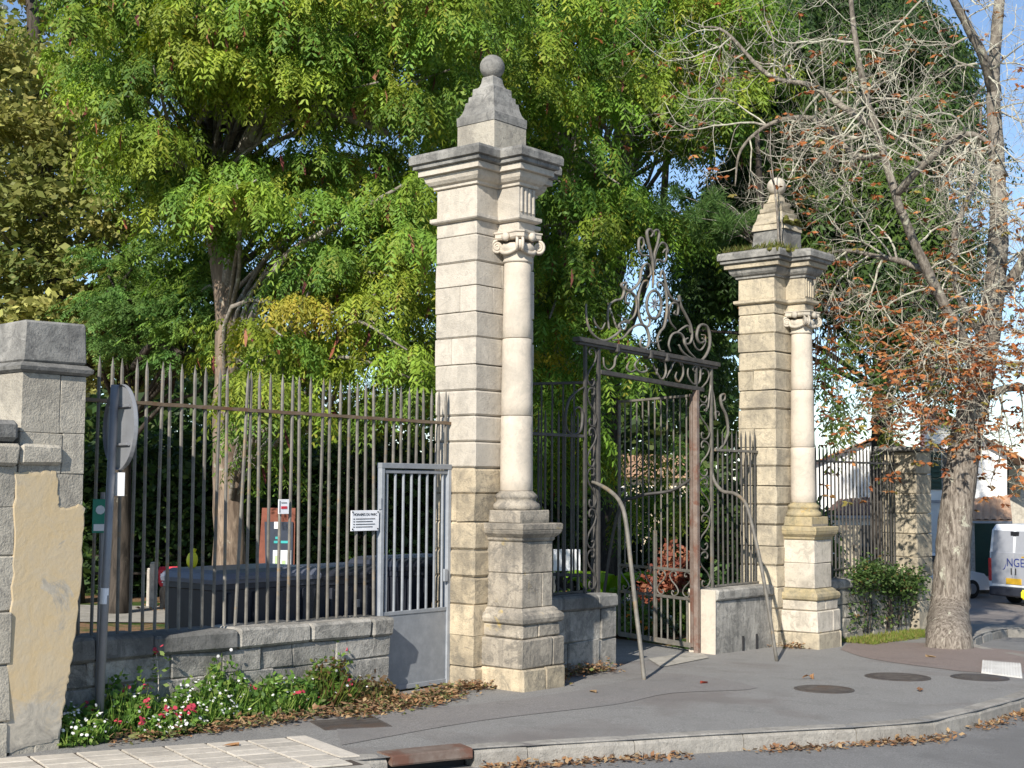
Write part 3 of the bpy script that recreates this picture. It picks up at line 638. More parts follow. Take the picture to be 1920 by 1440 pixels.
# road sign seen from the back
g = ground(183, 1384); sgn = thing('road_sign', 'round road sign on grey pole seen edge-on from behind, rim in sun', 'road sign', g)
top = Vector((-.0, .0, 2.78)); lean = Vector((.05, .02, 2.56))
q = MB(); q.tube([(0, 0, -.2), lean], .03, 12); q.build('pole', 'galv', sgn, True)
fn = Vector((.80, .60, 0)).normalized(); sd = Vector((-fn.y, fn.x, 0)); c0 = Vector((.045, .02, 2.25))+fn*.055; R_ = .315
q = MB(); n = 40; V = []
for off, r in ((0, R_-.012), (-.02, R_), (.006, R_+.004), (.012, R_), (.012, R_-.02)):
    V += [c0+fn*off+(sd*math.cos(2*math.pi*k/n)+Vector((0, 0, 1))*math.sin(2*math.pi*k/n))*r for k in range(n)]
q.add(V, [(i*n+k, i*n+(k+1) % n, (i+1)*n+(k+1) % n, (i+1)*n+k) for i in range(4) for k in range(n)]+[tuple(range(n)), tuple(range(4*n, 5*n))]); q.build('disc', 'galv', sgn)
for zz_ in (2.12, 2.40):
    q = MB(); q.tube([c0+sd*-.20+Vector((0, 0, zz_-2.25))-fn*.012, c0+sd*.20+Vector((0, 0, zz_-2.25))-fn*.012], .012, 6); q.build('bracket', 'galv', sgn)
q = MB(); a = c0+Vector((0, 0, -.42)); V = []
for off in (0, -.022):
    for (i, j) in ((-1, -1), (1, -1), (1, 1), (-1, 1)): V.append(a+fn*off+sd*(i*.11)+Vector((0, 0, j*.085)))
q.add(V, [(0, 1, 2, 3), (7, 6, 5, 4)]+[(k, 4+k, 4+(k+1) % 4, (k+1) % 4) for k in range(4)]); q.build('sub_panel', 'white', sgn)
q = MB(); q.tube([lean*.375, lean*.42], .0315, 12); q.build('sticker', 'white', sgn)

# low walls beside the gate
w1 = thing('low_wall', 'short dark stained wall stub under the gate side panel, next to pale pillar', 'wall', uvw(0, 0, 0, False), RZ, 'low walls flanking the gate')
stone_wall(w1, .455, 1.96, .06, .46, [-.08, .30, .62], 'grey', True, (.62, .775), 'darkcap', 12, 0, (.5, .8), .01, over=.0)
w2 = thing('low_wall', 'short grey wall stub with pale end beneath the gate side panel, next to yellowed pillar', 'wall', uvw(0, 0, 0, False), RZ, 'low walls flanking the gate')
stone_wall(w2, 3.98, 5.355, .06, .42, [-.16, .55], 'grey', True, (.55, .70), 'grey', 14, 0, (2, 2), .004, capln=(2, 2), over=.0)
for x in (4.62, 4.95): MB().cbox(x-.012, x+.012, .045, .07, -.10, .10, .003).build('weep_slot', 'black', w2)
MB().cbox(3.962, 3.985, .05, .43, -.14, .69, .006, .004).build('end_render', 'drum', w2)
# ================================================================== WROUGHT-IRON GATEWAY
gw = thing('iron_gateway', 'ornate wrought iron gateway frame with scrolled crest, side panels and leaning stays', 'gateway', uvw(0, 0, 0, False), RZ)
GY = .27
def rodbox(t, nm, x0, x1, z0, z1, mat='iron', y=GY, hw=.016, sl=0, ch=.003):
    q = MB(); q.cbox(x0, x1, y-hw, y+hw, z0, z1, ch); q.v = [(a, b_, c-sl*(a-x0)) for a, b_, c in q.v]; return q.build(nm, mat, t)
rodbox(gw, 'upright', 1.645, 1.685, .76, 3.50); rodbox(gw, 'upright', 1.885, 1.93, .76, 3.50)
rodbox(gw, 'upright', 3.875, 3.935, -.12, 3.10, 'rustpost', hw=.03); rodbox(gw, 'upright', 4.235, 4.275, .66, 3.43, 'bar')
rodbox(gw, 'upright', 3.895, 3.925, 3.10, 3.43)
rodbox(gw, 'top_beam', 1.50, 4.40, 3.495, 3.545, hw=.05, sl=.025); rodbox(gw, 'beam_fillet', 1.53, 4.37, 3.465, 3.493, hw=.03, sl=.025); rodbox(gw, 'lintel', 1.93, 4.06, 3.165, 3.215, hw=.025, sl=.035)
gbar = bar_mesh(1.97, .012); gbar2 = bar_mesh(1.98, .012)
for side, us, zb, rz_, mt in (('L', np.arange(.52, 1.62, .113), .76, 2.45, 'iron'), ('R', np.arange(4.40, 5.33, .113), .68, 2.37, 'bar')):
    pn = rodbox(gw, 'side_panel_rail', us[0]-.08, us[-1]+.08, rz_, rz_+.032, mt, hw=.018)
    for u_ in us: obj('bar', gbar, mt, pn, False, (u_, GY, zb))
    rodbox(pn, 'bottom_rail', us[0]-.08, us[-1]+.08, zb+.02, zb+.045, mt, hw=.014)
def scr(pts, sc, ox, oy, r=.012, name='scroll', mat='iron', n=6, y=GY, par=None, taper=True):
    r = r*.80
    P = [gate_px(ox+a/sc, oy+c/sc, y) for a, c in pts]; P = cat(P, n)
    rr = [r*(1 if not taper else .75+.5*math.sin(math.pi*i/(len(P)-1))) for i in range(len(P))]
    q = MB(); q.tube([(p[0], y, p[1]) for p in P], rr, 6); q.v = [(a, y+(b_-y)*1.35, c) for a, b_, c in q.v]; return q.build(name, mat, par or gw, True)
C8 = lambda *p, r=.013, m='bar': scr(p, 4, 1040, 420, r, mat=m)
# crest, traced in the gate plane
C8((722, 95), (735, 70), (715, 40), (692, 60), (700, 130), (722, 220), (735, 300), (738, 400), (735, 480), r=.017)
C8((748, 90), (742, 60), (768, 45), (782, 75), (770, 150), (748, 220), (742, 300), r=.015)
C8((665, 200), (655, 175), (670, 150), (655, 105), (632, 120), (632, 200), (660, 238), (700, 236), (728, 275), (738, 330), r=.014)
C8((810, 215), (830, 190), (845, 215), (838, 165), (808, 140), (775, 170), (752, 240), (745, 330), r=.014)
C8((832, 190), (838, 250), (820, 285), (790, 272), (760, 275), (745, 350))
C8((700, 400), (722, 370), (710, 310), (680, 300), (652, 345), (636, 430), (596, 480), (555, 502), (528, 478), (535, 440), (500, 455), (520, 500), (500, 560), (450, 575), (408, 615), (398, 700), (408, 790), r=.016)
C8((770, 395), (790, 400), (805, 350), (822, 385), (836, 460), (862, 540), (905, 578), (938, 570), (930, 540), (945, 610), (985, 690), (1018, 760), (1030, 840), (1015, 890), (985, 900), (978, 870), (1000, 855), r=.016)
C8((690, 480), (700, 450), (690, 425), (655, 445), (632, 520), (624, 600), (634, 690), (665, 760), (705, 765), (715, 720), (695, 700), (685, 720), r=.015)
C8((778, 480), (770, 450), (790, 435), (825, 475), (842, 570), (838, 680), (820, 770), (790, 810), (770, 870), (790, 945), (822, 955), r=.015)
C8((548, 605), (560, 590), (535, 590), (530, 540), (565, 510), (605, 545), (614, 620), (595, 690), (560, 725), r=.014)
C8((905, 650), (895, 670), (920, 680), (925, 620), (900, 590), (868, 610), (852, 670), (870, 740), (910, 790), r=.014)
C8((470, 680), (520, 710), (560, 735), (520, 730), (480, 770), (520, 795), (540, 760), r=.011)
C8((235, 600), (238, 700), (262, 790), (310, 850), (370, 875), (430, 850), (490, 800), (480, 760), (505, 735), (560, 745), r=.015)
C8((290, 700), (310, 755), (350, 790), (380, 740), r=.011)
C8((430, 875), (510, 855), (570, 790), (630, 755), (682, 772), (708, 850), (700, 915), (665, 935), (640, 900), (655, 860), r=.016)
C8((910, 820), (960, 780), (1000, 765), (1020, 820), r=.013)
C8((1105, 855), (1120, 880), (1085, 890), (1065, 835), (1085, 765), (1130, 760), (1160, 820), (1158, 930), (1100, 1022), (1020, 1005), (960, 960), (930, 905), r=.017)
C8((1030, 860), (1060, 930), (1095, 945), (1125, 900), (1128, 840), (1100, 830), r=.012)
C8((870, 960), (855, 900), (880, 830), (930, 815), (965, 850), (975, 900), (1010, 960), (1060, 1010), r=.014)
C8((720, 885), (760, 890), (800, 870), r=.010)
P = [gate_px(1040+(745+55*math.cos(a))/4, 420+(605+105*math.sin(a))/4) for a in np.linspace(0, 2*math.pi, 29)]
q = MB(); q.tube([(p[0], GY, p[1]) for p in P], .018, 6, cap=False); q.build('oval_ring', 'bar', gw, True)
for k in range(8):
    a = k*math.pi/4+.2; p0 = gate_px(1040+745/4, 420+600/4); p1 = gate_px(1040+(745+40*math.cos(a))/4, 420+(600+62*math.sin(a))/4)
    q = MB(); q.tube([(p0[0], GY, p0[1]), ((p0[0]+p1[0])/2, GY-.012, (p0[1]+p1[1])/2), (p1[0], GY, p1[1])], [.007, .013, .002], 5); q.build('petal', 'galv', gw)
# frieze scrolls between beam and lintel
for pts in (((365, 1000), (372, 1065), (405, 1095), (445, 1065), (455, 1010), (480, 970), (520, 955), (545, 985), (525, 1010)),
            ((640, 1000), (600, 1060), (640, 1110), (690, 1100), (680, 1060)), ((730, 1040), (760, 1100), (800, 1165), (832, 1120), (828, 1050), (800, 1000)),
            ((770, 1085), (765, 1120), (790, 1150)), ((835, 1155), (870, 1090), (895, 1035), (930, 1030), (945, 1060)), ((915, 1110), (905, 1150), (930, 1185), (962, 1130), (958, 1060), (930, 1020)),
            ((1000, 1080), (1000, 1140), (1040, 1200), (1085, 1180), (1090, 1090), (1060, 1060), (1035, 1085), (1050, 1110)), ((560, 1030), (540, 1080), (570, 1110), (610, 1090))):
    C8(*pts, r=.012)
for x in (700, 822, 450):
    p = gate_px(1040+x/4, 420+(870+(x-180)*.189+10)/4); q = MB(); q.cbox(p[0]-.028, p[0]+.028, GY-.06, GY+.06, p[1]-.05, p[1]+.045, .01); q.build('collar', 'iron', gw)
# scrolled pilasters
SS = [(.05, .17), (.35, .2), (.45, .1), (.1, .02), (-.5, .06), (-.85, .2), (-.5, .38), (0, .5), (.5, .62), (.85, .8), (.5, .94), (-.1, .98), (-.45, .9), (-.35, .8), (-.05, .83)]
for uc, hw, z0, z1, n, mt in ((1.785, .098, .80, 3.46, 6, 'iron'), (4.085, .145, .70, 3.40, 6, 'bar')):
    for k in range(n):
        a = z0+(z1-z0)*k/n; h = (z1-z0)/n; f = 1 if k % 2 else -1
        P = cat([(uc+x*hw*f, GY, a+z*h*.99) for x, z in SS], 5); q = MB(); q.tube(P, .011, 6); q.build('scroll', mt, gw, True)
# bracket scrolls on the side panels
B9 = lambda *p, r=.014, m='iron': scr(p, 2.88, 980, 660, r, mat=m)
B9((285, 345), (280, 310), (305, 300), (322, 335), (312, 420), (272, 446), (238, 420), (230, 350), (250, 260), (290, 215), (330, 190), r=.016)
B9((1075, 265), (1090, 255), (1088, 228), (1068, 240), (1075, 290), (1100, 350), (1108, 430), (1090, 490), (1060, 525), (1040, 520), r=.016, m='bar')
B9((1060, 345), (1058, 325), (1040, 325), (1045, 365), (1035, 260), (1020, 180), r=.011, m='bar')
B9((988, 310), (1000, 300), (1005, 260), (1015, 180), (1018, 120), r=.011, m='bar')
# stays to the pavement
def stay(pxs, u0, foot, mat):
    f = ground(*foot); a = uvw(u0, GY, 0, False); d = Vector((f.x-a.x, f.y-a.y, 0)); nrm = Vector((-d.y, d.x, 0))
    P = [onplane(x, y, a, nrm) for x, y in pxs]+[f-Vector((0, 0, .02))]
    inv = Matrix.Rotation(-RZ, 3, 'Z'); o_ = uvw(0, 0, 0, False); P = [inv @ (p-o_) for p in P]; P = cat([tuple(p) for p in P], 5)
    q = MB(); q.tube(P, [.016+.007*min(1, i/8) for i in range(len(P))], 8); q.build('stay', mat, gw, True)
stay([(1108, 903), (1122, 908), (1145, 922), (1163, 942), (1173, 975), (1182, 1050), (1192, 1140), (1203, 1230)], 1.83, (1208, 1275), 'bar')
stay([(1334, 880), (1340, 903), (1355, 921), (1378, 926), (1398, 944), (1410, 985), (1425, 1050), (1441, 1140)], 4.27, (1457, 1240), 'bar')
P = cat([(3.92, .3, 2.05), (3.85, .6, 1.88), (3.7, 1.0, 1.80), (3.62, 1.25, 1.55), (3.55, 1.5, .0)], 6); q = MB(); q.tube(P, .02, 6); q.build('stay', 'iron', gw, True)
# gate leaves, swung into the park
def leaf(nm, label, u0, du, dw, mt, mts):
    base = uvw(u0, GY+.04, 0); L = math.hypot(du, dw); ang = RZ+math.atan2(dw, du)
    t = thing('gate_leaf', label, 'gate', base, ang, 'open gate leaves')
    for x, m_, hw in ((.03, mts, .025), (L, mt, .016)): MB().cbox(x-hw, x+hw, -.018, .018, .07, 3.13, .004).build('stile', m_, t)
    for z, h in ((3.11, .03), (.98, .035), (.64, .035), (.09, .06)): MB().cbox(.05, L, -.015, .015, z-h/2, z+h/2, .003).build('rail', mt, t)
    q = MB(); q.tube([(0, 0, 0), (0, 0, 2.11)], .011, 6); m1 = bpy.data.meshes.new('bar'); m1.from_pydata(q.v, [], q.f)
    q = MB(); q.tube([(0, 0, 0), (0, 0, .53)], .012, 6); m2 = bpy.data.meshes.new('bar'); m2.from_pydata(q.v, [], q.f)
    for k in range(1, 12):
        x = L*k/12; obj('bar', m1, mt, t, False, (x, 0, .99)); obj('bar', m2, mt, t, False, (x, 0, .11))
    MB().cbox(L*.5-.02, L*.5+.02, -.022, .022, .07, 1.45, .004).build('drop_bolt', mt, t)
    for k in range(3):
        for f in (1, -1):
            P = cat([(L*(k+.5)/3+f*L/12+x*.10*f, 0, .655+z*.31) for x, z in SS], 4); q = MB(); q.tube(P, .010, 5); q.build('scroll', mt, t, True)
leaf('R', 'open iron gate leaf hung from the rusty post, swung back into the park', 3.90, .50, 1.46, 'bar', 'rustpost')
leaf('L', 'open iron gate leaf swung back behind the shaded side panel beside the pale pillar', 1.92, -.50, 1.46, 'iron', 'iron')
# right-hand fence, its wall and end pier
w3 = thing('fence_wall', 'rubble stone wall half covered in ivy carrying the far fence', 'wall', uvw(0, 0, -.15, False), RZ)
stone_wall(w3, 6.26, 9.35, -.02, .36, [-.1, .12, .30, .48, .70], 'marl', True, (.70, .83), 'grey', 21, -.012, (.2, .45), .02)
f3 = thing('iron_fence', 'far run of dark spear-topped fence bars in front of the white house', 'fence', uvw(0, 0, -.15, False), RZ, 'spear-topped iron fences')
bm3 = bar_mesh(1.90, .0125)
for k in range(27): obj('bar', bm3, 'iron', f3, False, (6.32+k*.1125, .17, .78))
MB().cbox(6.2, 9.4, .15, .19, 2.43, 2.46, .003).build('rail', 'iron', f3); MB().cbox(6.2, 9.4, .152, .188, .93, .955, .003).build('rail', 'iron', f3)
s3 = thing('stub_pier', 'pale square stone end pier with flat slab cap beside the tree trunk', 'pier', uvw(0, 0, -.2, False), RZ)
zz = [-.1, .45, .80, 1.1, 1.45, 1.75, 2.05, 2.35, 2.68]; 
for k in range(len(zz)-1): MB().cbox(9.36, 9.90, -.14, .42, zz[k]+.003, zz[k+1]-.003, .015, .008).build('block', 'yell', s3)
MB().cbox(9.40, 9.86, -.10, .38, -.1, 2.68, .01).build('core', 'core', s3)
MB().cbox(9.27, 9.99, -.23, .51, 2.682, 2.76, .015, .006).build('cap_slab', 'corn', s3)
# signs on the left fence
def fence_sign(px, py, w, h, name, label, back=-.03):
    nrm = Vector((math.cos(math.radians(41)), -math.sin(math.radians(41)), 0)); p = onplane(px, py, FA, nrm); l_ = (p-FA).dot(Vector((math.sin(math.radians(41)), math.cos(math.radians(41)), 0)))
    t = thing(name, label, 'sign', FA+Vector((math.cos(FR), math.sin(FR), 0))*l_+Vector((0, 0, p.z)), FR)
    MB().cbox(-w/2, w/2, back, back+.008, -h/2, h/2, .002).build('plate', 'white', t); return t
t = fence_sign(680.5, 976, .345, .185, 'opening_hours_sign', 'white park opening hours sign with black lettering on the fence')
text('HORAIRES DU PARC', .032, 'black', t, (0, -.0315, .045), (math.pi/2, 0, 0))
for k in range(4):
    MB().box(-.145, -.13, -.033, -.0305, .012-k*.024, .020-k*.024).build('tick', 'black', t); MB().box(-.115, .12-(k % 2)*.03, -.033, -.0305, .013-k*.024, .019-k*.024).build('print_line', 'black', t)
for x in (-.155, .155):
    for z in (-.075, .078): q = MB(); q.tube([(x, -.031, z), (x, -.036, z)], .007, 8); q.build('bolt', 'black', t)
t = fence_sign(528, 950, .115, .125, 'notice_plate', 'small square white notice with a red bar on the fence')
MB().box(-.03, .035, -.033, -.0305, -.018, .004).build('red_bar', 'red', t); MB().box(-.03, .03, -.033, -.0305, .03, .038).build('print_line', 'galv', t); MB().box(-.047, -.042, -.033, -.0305, -.05, .05).build('edge_line', 'black', t)
# ================================================================== VEGETATION
def nrm(a): return a/np.maximum(np.linalg.norm(a, axis=-1, keepdims=True), 1e-9)
def quads(name, Q, Cq, mat='leaf', parent=None):
    n = len(Q); me = bpy.data.meshes.new(name); me.vertices.add(n*4); me.loops.add(n*4); me.polygons.add(n)
    me.vertices.foreach_set('co', Q.reshape(-1).astype(np.float32)); me.loops.foreach_set('vertex_index', np.arange(n*4, dtype=np.int32))
    me.polygons.foreach_set('loop_start', np.arange(0, n*4, 4, dtype=np.int32)); me.update(calc_edges=True)
    at_ = me.attributes.new('Col', 'FLOAT_COLOR', 'POINT'); c = np.ones((n, 4, 4), np.float32); c[:, :, :3] = Cq[:, None, :]; at_.data.foreach_set('color', c.reshape(-1))
    return obj(name, me, mat, parent)
def rhomb(B, T, Wd): m = (B+T)/2; return np.stack([B, m+Wd, T, m-Wd], 1)
def pinnate(P, H, L, K, r, droop=.7):
    N_ = len(P); dn = np.array([0, 0, -1.]); S = nrm(np.cross(H, [0, 0, 1.])+r.normal(0, .15, (N_, 3))); out = []; L = L[:, None]
    for k in range(K):
        t = (k+.6)/K; pos = P+H*L*(.85*t-.30*droop*t*t)+dn*L*(.10*t+droop*t*t); tan = nrm(H*(.85-.6*droop*t)+dn*(.10+2*droop*t))
        ll = L*.34*(1-.35*abs(2*t-1))
        for sg in (-1, 1):
            d = nrm(S*sg*.85+tan*.45+dn*.45+r.normal(0, .22, (N_, 3))); Wd = nrm(tan+r.normal(0, .2, (N_, 3)))*L*.062
            out.append(rhomb(pos, pos+d*ll, Wd))
    return np.concatenate(out), K*2
def simple(P, L, r, flat=.5):
    d = nrm(r.normal(0, 1, (len(P), 3))*[1, 1, flat]-[0, 0, .25]); s = nrm(np.cross(d, r.normal(0, 1, (len(P), 3)))); return rhomb(P, P+d*L[:, None], s*L[:, None]*.30)
def pick(pal, n, r, w=None): pal = np.array(pal); return pal[r.choice(len(pal), n, p=w)]
def inside(poly, x, y):
    c = False; j = len(poly)-1
    for i in range(len(poly)):
        (a, b_), (p, q) = poly[i], poly[j]
        if (b_ > y) != (q > y) and x < (p-a)*(y-b_)/(q-b_)+a: c = not c
        j = i
    return c
def boughs(poly, n, Y, rad, r, sep=0, holes=()):
    xs = [p[0] for p in poly]; ys = [p[1] for p in poly]; out = []; tries = 0
    while len(out) < n and tries < n*60:
        tries += 1; x, y = r.uniform(min(xs), max(xs)), r.uniform(min(ys), max(ys))
        if not inside(poly, x, y): continue
        if any(((x-hx)/hr)**2+((y-hy)/hq)**2 < 1 for hx, hy, hr, hq in holes): continue
        yy = r.uniform(*Y); c = np.array(at(x, y, yy)); rr = r.uniform(*rad)
        if sep and any(np.linalg.norm((c-o[0])*[1, .6, 1]) < sep*(rr+o[1])*.5 for o in out): continue
        out.append((c, rr))
    return out
def foliage(bs, r, kind, ns, nl, L, pal, w=None, K=5, flat=.6, tint=.25, droop=.7, hang=.35, up=(-.15, .9)):
    PP = []; HH = []; LL = []; CC = []
    for c, rr in bs:
        n1 = max(3, int(ns*(rr/.8)**2)); az = r.uniform(0, 2*math.pi, n1); el = r.uniform(*up, n1); d = np.stack([np.cos(az)*np.cos(el), np.sin(az)*np.cos(el), np.sin(el)*flat], 1)
        ln = rr*r.uniform(.6, 1.1, n1); t = r.uniform(.2, 1, (n1, nl)); pos = c+d[:, None, :]*(ln[:, None]*t)[..., None]; pos[..., 2] -= hang*rr*t*t
        pos += r.normal(0, .05*rr, pos.shape); h = d[:, None, :]*[1, 1, 0]+r.normal(0, .55, pos.shape)*[1, 1, .25]; h = nrm(h)
        PP.append(pos.reshape(-1, 3)); HH.append(h.reshape(-1, 3)); m = n1*nl
        wb = None if w is None else np.where(np.array(pal)[:, 0] > .33, .15, 1)*np.array(w); col = pick(pal, 1, r, None if w is None else wb/wb.sum())*np.ones((m, 3)); own = pick(pal, m, r, w); mixf = r.uniform(0, .6, (m, 1)); col = (col*(1-mixf)+own*mixf)*r.uniform(.75, 1.25, (m, 1))*r.uniform(1-tint, 1+tint); CC.append(col)
    P = np.concatenate(PP); H = np.concatenate(HH); Cc_ = np.concatenate(CC); Ls = L*r.choice([.6, .8, 1, 1.2, 1.4], len(P))*r.uniform(.8, 1.2, len(P))
    if kind == 'pin': Q, k = pinnate(P, H, Ls, K, r, droop); Cc_ = np.tile(Cc_, (k, 1))*r.uniform(.85, 1.15, (len(Q), 1))
    else: Q = simple(P, Ls, r)
    return Q, Cc_, P
def limbs(q, base_pts, bs, r, frac=.5, r0=.05, n=6):
    base = [np.array(b_) for b_ in base_pts]
    for c, rr in bs:
        if r.uniform() > frac: continue
        cand = [b_ for b_ in base if b_[2] < c[2]+.3] or base[:1]; s = min(cand, key=lambda b_: np.linalg.norm(b_-c)+abs(b_[2]-c[2]+1.2)*.5); L = np.linalg.norm(c-s)
        m1 = s+(c-s)*.35+np.array([0, 0, .12*L])+r.normal(0, .08*L, 3); m2 = s+(c-s)*.7+np.array([0, 0, .10*L])+r.normal(0, .06*L, 3)
        P = cat([s, m1, m2, c], 4); q.tube(P, [r0*(1-.8*i/len(P))*min(1, .5+L*.12) for i in range(len(P))], 5)
def trunk(t, pts, rad, mat, n=10, name='trunk', seed=1):
    rs = random.Random(seed); P = cat(pts, 5); m = len(P); R = np.interp(np.linspace(0, 1, m), np.linspace(0, 1, len(rad)), rad)
    q = MB(); q.tube(P, list(R), n); q.v = [(x+rs.uniform(-.012, .012), y+rs.uniform(-.012, .012), z) for x, y, z in q.v]; return q.build(name, mat, t, True), P
def foot(px, Y, dz=-.1): p = at(px, 1000, Y); return (p.x, p.y, gz(p.x, p.y)+dz)
def A3(px, py, Y): return tuple(at(px, py, Y))
LO = [(.20, .295, .036), (.14, .25, .04), (.28, .345, .044), (.40, .33, .05), (.105, .195, .04)]
# ---- 1. pod-laden locust behind the fence
r = np.random.default_rng(5)
t1 = thing('locust_tree', 'big locust tree behind the fence, drooping feathery leaves and dark hanging pods', 'tree')
_, P = trunk(t1, [foot(432, 17), A3(430, 1000, 17), A3(424, 800, 17), A3(428, 600, 17), A3(405, 400, 17.2), A3(390, 150, 17.5), A3(360, -150, 17.8)], [.27, .19, .17, .16, .14, .12, .08], 'bark_lo', 12)
front = [(215, -70), (905, -70), (885, 60), (840, 170), (790, 290), (830, 400), (850, 700), (800, 745), (690, 745), (600, 760), (520, 880), (440, 760), (430, 640), (520, 520), (520, 440), (400, 430), (300, 330), (205, 270), (150, 120), (120, 20)]
holes = [(600, 205, 75, 45), (725, 255, 70, 60), (500, 385, 70, 45), (640, 380, 40, 30), (470, 560, 50, 30), (430, 250, 40, 40), (590, 600, 45, 30), (760, 610, 40, 40), (870, 330, 30, 120), (330, 170, 40, 30)]
b1 = boughs(front, 215, (14.6, 17.6), (.42, .80), r, .44, holes)
Q, Cc_, Pp = foliage(b1, r, 'pin', 21, 10, .235, LO, [.32, .28, .22, .12, .06], 6, droop=.9, hang=.5)
quads('crown', Q, Cc_, 'leaf', t1)
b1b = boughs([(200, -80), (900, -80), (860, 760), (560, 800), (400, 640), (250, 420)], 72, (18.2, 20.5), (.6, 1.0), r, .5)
Q, Cc_, _ = foliage(b1b, r, 'pin', 12, 8, .34, [(.09, .17, .022), (.12, .2, .026), (.2, .24, .04)], None, 5)  # darker greens put the crown's inner shade into the leaf colour
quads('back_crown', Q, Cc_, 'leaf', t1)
b1c = [(np.array(at(x, -260+40*(k % 3), 15+k % 4)), 1.1) for k, x in enumerate(range(150, 1000, 90))]+[(np.array(at(x, -520, 16+k % 3)), 1.3) for k, x in enumerate(range(200, 900, 120))]
Q, Cc_, _ = foliage(b1c, r, 'pin', 9, 6, .42, LO, None, 4); quads('top_crown', Q, Cc_, 'leaf', t1)
idx = r.choice(len(Pp), 900, replace=False); B = Pp[idx]-[0, 0, .06]; d = nrm(r.normal(0, .25, (900, 3))*[1, 1, .3]-[0, 0, 1]); Lp = r.uniform(.12, .24, (900, 1)); W_ = nrm(np.cross(d, r.normal(0, 1, (900, 3))))*.021
Bm = B+d*Lp*.5+r.normal(0, .02, (900, 3)); Q = np.concatenate([np.stack([B-W_*.4, B+W_*.4, Bm+W_, Bm-W_], 1), np.stack([Bm-W_, Bm+W_, B+d*Lp+W_*.3, B+d*Lp-W_*.3], 1)])
cl = pick([(.16, .045, .04), (.26, .09, .05), (.10, .03, .028), (.36, .16, .10)], 900, r); quads('pods', Q, np.tile(cl, (2, 1)), 'dryleaf', t1)['kind'] = 'stuff'
q = MB(); limbs(q, P[6:], b1, r, .55, .045); limbs(q, P[10:], b1b, r, .35, .05)
q.tube(cat([P[16], A3(470, 250, 16.5), A3(585, 205, 16), A3(680, 230, 15.8), A3(725, 250, 15.6)], 5), [.10-.003*k for k in range(21)], 7)
q.tube(cat([P[12], A3(520, 500, 16.2), A3(640, 420, 15.8), A3(700, 380, 15.5), A3(760, 345, 15.2)], 5), [.06-.002*k for k in range(21)], 6)
q.build('limbs', 'limb_gr', t1, True)
# ---- 2. yellowing oak at the left
t2 = thing('oak_tree', 'olive and yellow leaved oak rising behind the plastered pier', 'tree')
_, P = trunk(t2, [foot(120, 23), A3(115, 900, 23), A3(110, 600, 23), A3(80, 300, 23.2), A3(60, 0, 23.4)], [.4, .26, .22, .16, .10], 'bark_dk')
b2 = boughs([(-140, 60), (60, 90), (110, 120), (190, 160), (240, 330), (225, 480), (290, 560), (330, 690), (150, 720), (-140, 720)], 185, (19.5, 23.5), (.6, 1.0), r, .5)
OK_ = [(.33, .33, .10), (.42, .39, .13), (.25, .28, .08), (.38, .29, .10), (.16, .21, .06)]
Q, Cc_, _ = foliage(b2, r, 's', 24, 14, .115, OK_, [.33, .25, .2, .1, .12], up=(-.4, 1), hang=.2); quads('crown', Q, Cc_, 'leaf', t2)
b2c = [(np.array(at(x, y, 23+k % 3)), 1.3) for k, (x, y) in enumerate(((-120, -80), (20, -40), (120, 40), (-60, 30), (-250, 100), (-250, 350), (-300, 600), (60, -250), (-150, -300)))]
Q, Cc_, _ = foliage(b2c, r, 's', 26, 12, .14, OK_, None, up=(-.4, 1)); quads('top_crown', Q, Cc_, 'leaf', t2)
q = MB(); limbs(q, P[5:], b2, r, .5, .05); q.build('limbs', 'limb_gr', t2, True)
# ---- 3. small-leaved green tree between oak and locust
t3 = thing('yew_tree', 'fine-leaved dark green tree between the oak and the locust trunk', 'tree')
_, P = trunk(t3, [foot(225, 21), A3(228, 950, 21), A3(235, 700, 21), A3(260, 500, 21)], [.2, .14, .12, .08], 'bark_dk')
b3 = boughs([(160, 480), (260, 430), (420, 400), (500, 470), (480, 560), (430, 700), (300, 680), (180, 640)], 55, (17.6, 19.6), (.5, .85), r, .45)
Q, Cc_, _ = foliage(b3, r, 'pin', 16, 8, .20, [(.09, .19, .045), (.13, .23, .06), (.17, .26, .05)], None, 6, up=(-.3, .7), droop=.3); quads('crown', Q, Cc_, 'leaf', t3)
q = MB(); limbs(q, P[6:], b3, r, .6, .05)
q.tube(cat([A3(250, 690, 18.5), A3(285, 645, 18.2), A3(310, 650, 18), A3(342, 668, 17.8)], 5), .055, 6); q.build('limbs', 'bark_dk', t3, True)
